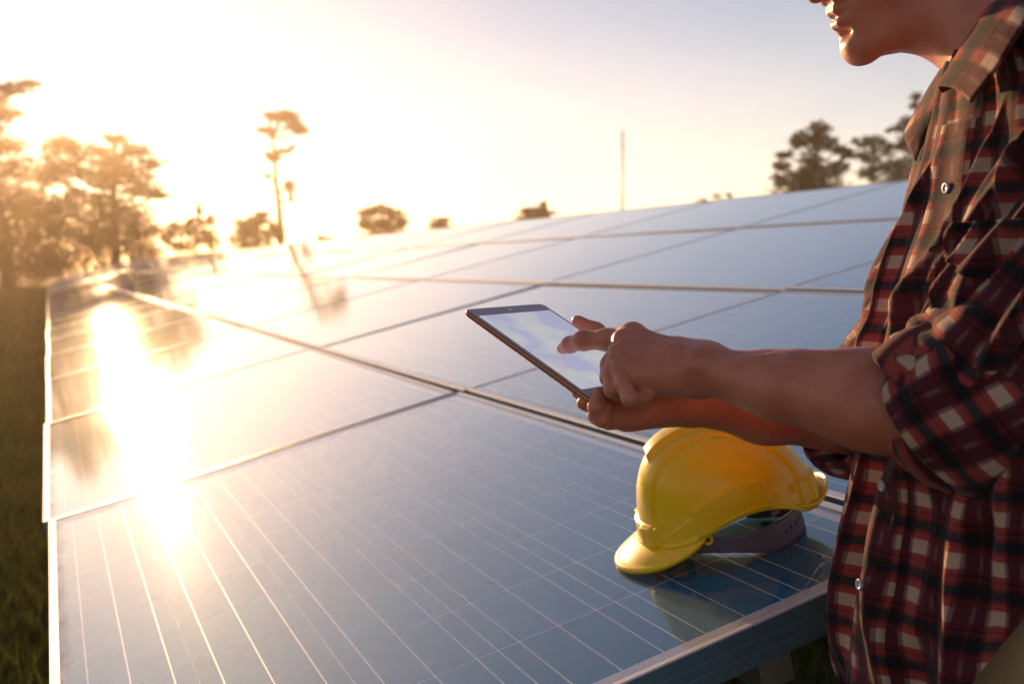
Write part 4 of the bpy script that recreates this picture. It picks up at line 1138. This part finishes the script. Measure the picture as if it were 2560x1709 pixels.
def build_shirt(person):
    root = obj('shirt', None, person) if False else None
    # front and back in one piece, open down the front
    na, nz = 620, 460
    a = np.linspace(-np.pi + .02, np.pi + .02, na, endpoint=False); t = np.linspace(0, 1, nz)
    A, T = np.meshgrid(a, t)
    Aw = np.arctan2(np.sin(A), np.cos(A))
    Z = hem(Aw) + (1.412 - hem(Aw)) * T
    # neck opening dips at the front
    Z = Z - .050 * np.exp(-(Aw / .45) ** 2) * sstep(.88, 1.0, T) * .15
    Pts = torso_surface(Aw, Z)
    UV = np.stack([A * .155, Z], -1)
    sh = finish(obj('shirt', grid_mesh('shirt', Pts, UV, True, M['plaid']), person))
    sh['label'] = 'red and black plaid shirt with rolled sleeves'
    # button band
    w = .017
    q = np.linspace(-w, w, 9); zz = np.linspace(.735, 1.335, 220)
    Q, ZZ = np.meshgrid(q, zz)
    ang = Q / .13 + .05
    Pp = torso_surface(ang, ZZ, .0026 - .0018 * (np.abs(Q) > w * .97))
    finish(obj('button_band', grid_mesh('button_band', Pp, np.stack([ang * .155 + .012, ZZ], -1), False, M['plaid']), sh), .0022)
    for zb in (.911, 1.001, 1.0925, 1.274):
        c = torso_surface(np.array(.05), np.array(zb), .0045); c1 = torso_surface(np.array(.05), np.array(zb), .0145)
        nn = Vector(c1 - c).normalized(); up = Vector((0, 0, 1)); sx = up.cross(nn).normalized(); sy = nn.cross(sx)
        v = []; f = []; prof = [(.0, .0006), (.0026, .0006), (.0033, .0014), (.0046, .0018), (.0053, .0010), (.0053, -.001), (0, -.0012)]
        n = 24
        for (r_, h_) in prof:
            for k in range(n):
                w_ = 2 * math.pi * k / n; v.append(Vector(c) + (sx * math.cos(w_) + sy * math.sin(w_)) * max(r_, .0001) + nn * h_)
        for i in range(len(prof) - 1):
            for k in range(n): f.append((i * n + k, i * n + (k + 1) % n, (i + 1) * n + (k + 1) % n, (i + 1) * n + k))
        bt = obj('button', mesh_from('button', v, f, M['button'], None, True), sh)
    # breast pocket with a pointed flap on the side towards the camera
    q = np.linspace(0, 1, 30); r_ = np.linspace(0, 1, 30); Q, RR = np.meshgrid(q, r_)
    sa = .040 + .105 * Q; zz = 1.235 - .115 * RR
    Pp = torso_surface(sa / .155, zz, .0055)
    finish(obj('breast_pocket', grid_mesh('breast_pocket', Pp, np.stack([sa + .02, zz + .013], -1), False, M['plaid']), sh), .0018)
    zz = 1.240 - (.030 + .018 * (1 - np.abs(2 * Q - 1))) * RR
    Pp = torso_surface(sa / .155, zz, .0095 + .003 * RR)
    finish(obj('pocket_flap', grid_mesh('pocket_flap', Pp, np.stack([sa + .02, zz + .030], -1), False, M['plaid']), sh), .0018)
    # sleeves
    for side, SH, EL, WR, frac in ((-1, L_SH, L_EL, L_WR, .07), (1, R_SH, R_EL, R_WR, .22)):
        build_sleeve(sh, side, SH, EL, WR, frac)
    # collar
    for side in (1, -1):
        build_collar(sh, side)
    return sh
def path_frames(pts, n):
    """smooth path through the joints with a steady frame"""
    pts = [np.array(p) for p in pts]
    t = np.linspace(0, 1, n); m = len(pts) - 1
    ext = [2 * pts[0] - pts[1]] + pts + [2 * pts[-1] - pts[-2]]
    C = []
    for x in t * m:
        i = min(int(x), m - 1); u = x - i; p0, p1, p2, p3 = ext[i], ext[i + 1], ext[i + 2], ext[i + 3]
        C.append(.5 * ((2 * p1) + (-p0 + p2) * u + (2 * p0 - 5 * p1 + 4 * p2 - p3) * u * u + (-p0 + 3 * p1 - 3 * p2 + p3) * u ** 3))
    C = np.array(C); Tn = np.gradient(C, axis=0); Tn /= np.linalg.norm(Tn, axis=1)[:, None]
    return C, Tn
def build_sleeve(sh, side, SH, EL, WR, frac):
    cuff_end = lerp(EL, WR, frac)
    inner = SH + (B(0, 0, SH[2]) - SH) * .35
    bend = lerp(EL, lerp(SH, WR, .5), .10)
    C, Tn = path_frames([inner, SH + UP * -.015, lerp(SH, EL, .5), bend, cuff_end], 150)
    arc = np.concatenate([[0], np.cumsum(np.linalg.norm(np.diff(C, axis=0), axis=1))])
    ref = np.array(CF)                                     # frame: e1 away from the camera, e2 roughly up
    nr, nc = 150, 120
    th = np.linspace(0, 2 * np.pi, nc, endpoint=False)
    Pts = np.zeros((nr, nc, 3)); UV = np.zeros((nr, nc, 2))
    u = np.linspace(0, 1, nr)
    rad = np.interp(u, [0, .2, .45, .7, .84, .93, 1], [.066, .078, .074, .068, .066, .063, .060]) * (1.0 if side < 0 else .93)
    sd = 5 if side < 0 else 8
    elbow_u = .78
    bendv = (SH - EL) / np.linalg.norm(SH - EL) + (WR - EL) / np.linalg.norm(WR - EL); bendv /= np.linalg.norm(bendv)   # inside of the elbow
    for i in range(nr):
        e1 = ref - Tn[i] * (ref @ Tn[i]); e1 /= np.linalg.norm(e1); e2 = np.cross(Tn[i], e1)
        dirs = np.cos(th)[:, None] * e1 + np.sin(th)[:, None] * e2
        s = th * .07
        d = .004 * noise2(s * 16, np.full(nc, arc[i] * 12), sd)
        # rings of creases gather at the elbow, long ones run down the arm
        g = np.exp(-((u[i] - elbow_u) / .14) ** 2)
        ins = dirs @ bendv
        d = d + g * .008 * (np.abs(np.sin(arc[i] / .021 * np.pi + 1.1 * np.sin(th + 1) + noise1(np.array([arc[i] * 20.]), sd)[0])) - .5) * (.7 + .5 * ins)
        d = d + g * .024 * np.clip(ins, 0, 1) ** 1.5                       # cloth bags out in the crook of the arm
        d = d + .0115 * (1 - .8 * g) * (np.abs(np.sin(1.5 * th + arc[i] * 11 + .9 * np.sin(arc[i] * 23 + th))) ** 1.3 - .5) + .005 * (np.abs(np.sin(3.5 * th - arc[i] * 17 + 1.1)) - .6)
        Pts[i] = C[i] + dirs * (rad[i] + d)[:, None]
        UV[i, :, 0] = th * .068; UV[i, :, 1] = arc[i]
    sl = finish(obj('sleeve', grid_mesh('sleeve', Pts, UV, True, M['plaid']), sh))
    # rolled cuff: the cloth turned back over itself twice
    e = cuff_end; ax = (WR - EL) / np.linalg.norm(WR - EL)
    if side < 0: ax = ax * .80 - UP * .58; ax /= np.linalg.norm(ax)
    e1 = ref - ax * (ref @ ax); e1 /= np.linalg.norm(e1); e2 = np.cross(ax, e1)
    prof = [(-.052, .060), (-.054, .068), (-.046, .073), (-.024, .0745), (-.004, .072), (.010, .068), (.017, .0615), (.014, .0560), (.002, .0545), (-.020, .0550)]
    prof = np.array(prof); k = np.linspace(0, len(prof) - 1, 46); xs = np.interp(k, np.arange(len(prof)), prof[:, 0]); rs = np.interp(k, np.arange(len(prof)), prof[:, 1])
    if side > 0: rs = rs * .88
    else: rs = rs * 1.02 + .0075; xs = xs * 1.4 + .004
    sr = np.concatenate([[0], np.cumsum(np.hypot(np.diff(xs), np.diff(rs)))])
    Pts = np.zeros((46, nc, 3)); UV = np.zeros((46, nc, 2))
    for i in range(46):
        dirs = np.cos(th)[:, None] * e1 + np.sin(th)[:, None] * e2
        w = .0035 * noise2(th * 2.2, np.full(nc, sr[i] * 30), sd + 20) + .0045 * np.sin(3 * th + 1.5 * side + sr[i] * 40) * .6 + .003 * np.sin(7 * th + sr[i] * 90)
        sl2 = .010 * np.sin(th * 2 + .7) + .006 * noise1(th * 1.5, sd + 3)
        Pts[i] = e + ax * (xs[i] + sl2)[:, None] + dirs * (rs[i] + w)[:, None]
        UV[i, :, 0] = th * .068 + .02; UV[i, :, 1] = -sr[i] + .013
    finish(obj('rolled_cuff', grid_mesh('rolled_cuff', Pts, UV, True, M['plaid']), sl))
def curve_pts(pts, n):
    C, _ = path_frames(pts, n); return C
def build_collar(sh, side):
    """one leaf of the turned-down collar: stand, fold line and fall, from the nape to its point"""
    n, m = 70, 24
    if side > 0:          # leaf towards the camera
        fold_e = curve_pts([P(2152, 200, 1.005), P(2186, 146, .985), P(2232, 74, .958), P(2290, 5, .940), NECK - BR * .068 + UP * .058, NECK - BF * .050 - BR * .045 + UP * .068, NECK - BF * .068 + UP * .072], n)
        fall_e = curve_pts([P(2230, 240, .940), P(2278, 172, .912), P(2332, 92, .892), P(2392, 24, .885), NECK - BR * .100 + UP * .022 - BF * .01, NECK - BF * .075 - BR * .070 + UP * .026, NECK - BF * .100 + UP * .030], n)
        base_e = curve_pts([P(2160, 215, 1.020), P(2206, 190, 1.000), P(2262, 135, .975), P(2312, 65, .958), NECK - BR * .064 + UP * .025, NECK - BF * .047 - BR * .042 + UP * .035, NECK - BF * .064 + UP * .038], n)
    else:                 # far leaf, falling open to a point over the button band
        fold_e = curve_pts([P(2128, 318, 1.085), P(2140, 250, 1.075), P(2166, 160, 1.080), P(2215, 90, 1.105), NECK + BR * .066 + UP * .058, NECK - BF * .050 + BR * .045 + UP * .068, NECK - BF * .068 + UP * .072], n)
        fall_e = curve_pts([P(2098, 372, 1.090), P(2074, 304, 1.130), P(2112, 236, 1.150), P(2165, 150, 1.170), NECK + BR * .100 + UP * .022, NECK - BF * .075 + BR * .070 + UP * .026, NECK - BF * .100 + UP * .030], n)
        base_e = curve_pts([P(2140, 330, 1.080), P(2160, 260, 1.085), P(2190, 190, 1.090), P(2230, 130, 1.100), NECK + BR * .062 + UP * .025, NECK - BF * .047 + BR * .042 + UP * .035, NECK - BF * .064 + UP * .038], n)
    Pp = np.zeros((m, n, 3)); UV = np.zeros((m, n, 2))
    arc = np.concatenate([[0], np.cumsum(np.linalg.norm(np.diff(fold_e, axis=0), axis=1))])
    for i in range(m):
        q = i / (m - 1)
        if q < .3:
            t = q / .3; Pp[i] = base_e * (1 - t) + fold_e * t
        else:
            t = (q - .3) / .7; Pp[i] = fold_e * (1 - t) + fall_e * t
            bow = (UP * .55 - np.array(CF) * (.5 if side > 0 else -.2)) * .007 * np.sin(np.pi * t) ** .8
            Pp[i] = Pp[i] + bow + UP[None] * (.0016 * np.sin(arc * 95 + 1) * t)[:, None]
        UV[i, :, 0] = arc + .008; UV[i, :, 1] = q * .06 + .02
    finish(obj('collar', grid_mesh('collar', Pp, UV, False, M['plaid']), sh), .0022)
def build_trousers(person):
    rows = []
    root = None
    nc = 64; th = np.linspace(0, 2 * np.pi, nc, endpoint=False)
    zz = np.linspace(1.00, .80, 24); Pts = np.zeros((24, nc, 3))
    for i, z in enumerate(zz):
        w = np.interp(z, [.8, .9, 1.0], [.168, .157, .140]); d = np.interp(z, [.8, .9, 1.0], [.122, .114, .100])
        Pts[i] = to_world(.004 + d * np.cos(th) + .002 * np.sin(5 * th + z * 30), w * np.sin(th), np.full(nc, z))
    UV = np.zeros((24, nc, 2))
    tr = finish(obj('trousers', grid_mesh('trousers', Pts, UV, True, M['khaki']), person), .002)
    for e in (-1, 1):
        zs = np.linspace(.84, .05, 70); Pts = np.zeros((70, nc, 3))
        for i, z in enumerate(zs):
            r = np.interp(z, [.05, .25, .46, .7, .84], [.082, .078, .080, .090, .092]); c = np.interp(z, [.05, .84], [.104, .084]) * e
            f = .004 * np.sin(z * 60 + 2 * th) * (1 + 1.5 * math.exp(-((z - .1) / .08) ** 2)) + .003 * np.sin(3 * th + z * 20)
            ff = np.interp(z, [.05, .46, .84], [-.005, .012, .006])
            Pts[i] = to_world(ff + (r * 1.12 + f) * np.cos(th), c + (r + f) * np.sin(th), np.full(nc, z))
        finish(obj('trouser_leg', grid_mesh('trouser_leg', Pts, np.zeros((70, nc, 2)), True, M['khaki']), tr), .002)
    for e in (-1, 1):
        s = SDF(); s.cone(B(-.05, e * .107, .05), B(.06, e * .112, .048), .045, .045, .02).cone(B(.06, e * .112, .045), B(.165, e * .118, .036), .045, .036, .03).cone(B(-.035, e * .107, .06), B(-.025, e * .105, .14), .050, .050, .03)
        lo, hi = bounds([B(-.1, e * .05, 0), B(.22, e * .17, .2), B(-.1, e * .17, 0), B(.22, e * .05, .2)], .03)
        V, F = s.mesh(lo, hi, .006); V[:, 2] = np.maximum(V[:, 2], .004)
        obj('boot', fast_mesh('boot', relax(V, F, 1), F, M['boot']), person)
def build_hair(person):
    s = SDF(); s.ell(H(-.016, 0, .042), (.101, .082, .088), HAX, .01).ell(H(-.045, 0, -.005), (.066, .076, .075), HAX, .02).ell(H(.055, 0, .085), (.045, .06, .032), HAX, .02)
    for e in (-1, 1): s.cone(H(.012, e * .070, .02), H(.004, e * .071, -.022), .012, .006, .01)
    s.cut(H(.115, 0, -.02), (.075, .10, .085), HAX, .01)
    lo, hi = bounds([H(-.13, -.1, .15), H(.12, .1, -.1), H(-.13, .1, -.1), H(.12, -.1, .15)], .02)
    V, F = s.mesh(lo, hi, .004); V = relax(V, F, 1)
    r = np.random.RandomState(2); V = V + r.normal(size=V.shape) * .0009
    obj('hair', fast_mesh('hair', V, F, M['hair']), person)
def build_person():
    e = empty('person', (0, 0, 0))
    tag(e, 'man in a red plaid shirt pointing at the tablet he holds over the solar table', 'person')
    build_body(e); build_shirt(e); build_trousers(e); build_hair(e)
    return e
build_person()
# ---------------------------------------------------------------- sunlit haze in the air
def build_haze():
    m, n, l, out = new_mat('haze')
    v = n.new('ShaderNodeVolumePrincipled')
    v.inputs['Color'].default_value = (1.0, .82, .62, 1); v.inputs['Density'].default_value = .0017; v.inputs['Anisotropy'].default_value = .72
    l.new(v.outputs[0], out.inputs['Volume'])
    vf = box_vf((-950, -350, -1.5), (950, 1250, 14.5))
    o = obj('haze', mesh_from('haze', *vf, m)); o['kind'] = 'stuff'; o['label'] = 'thin sunlit haze hanging over the field'
build_haze()
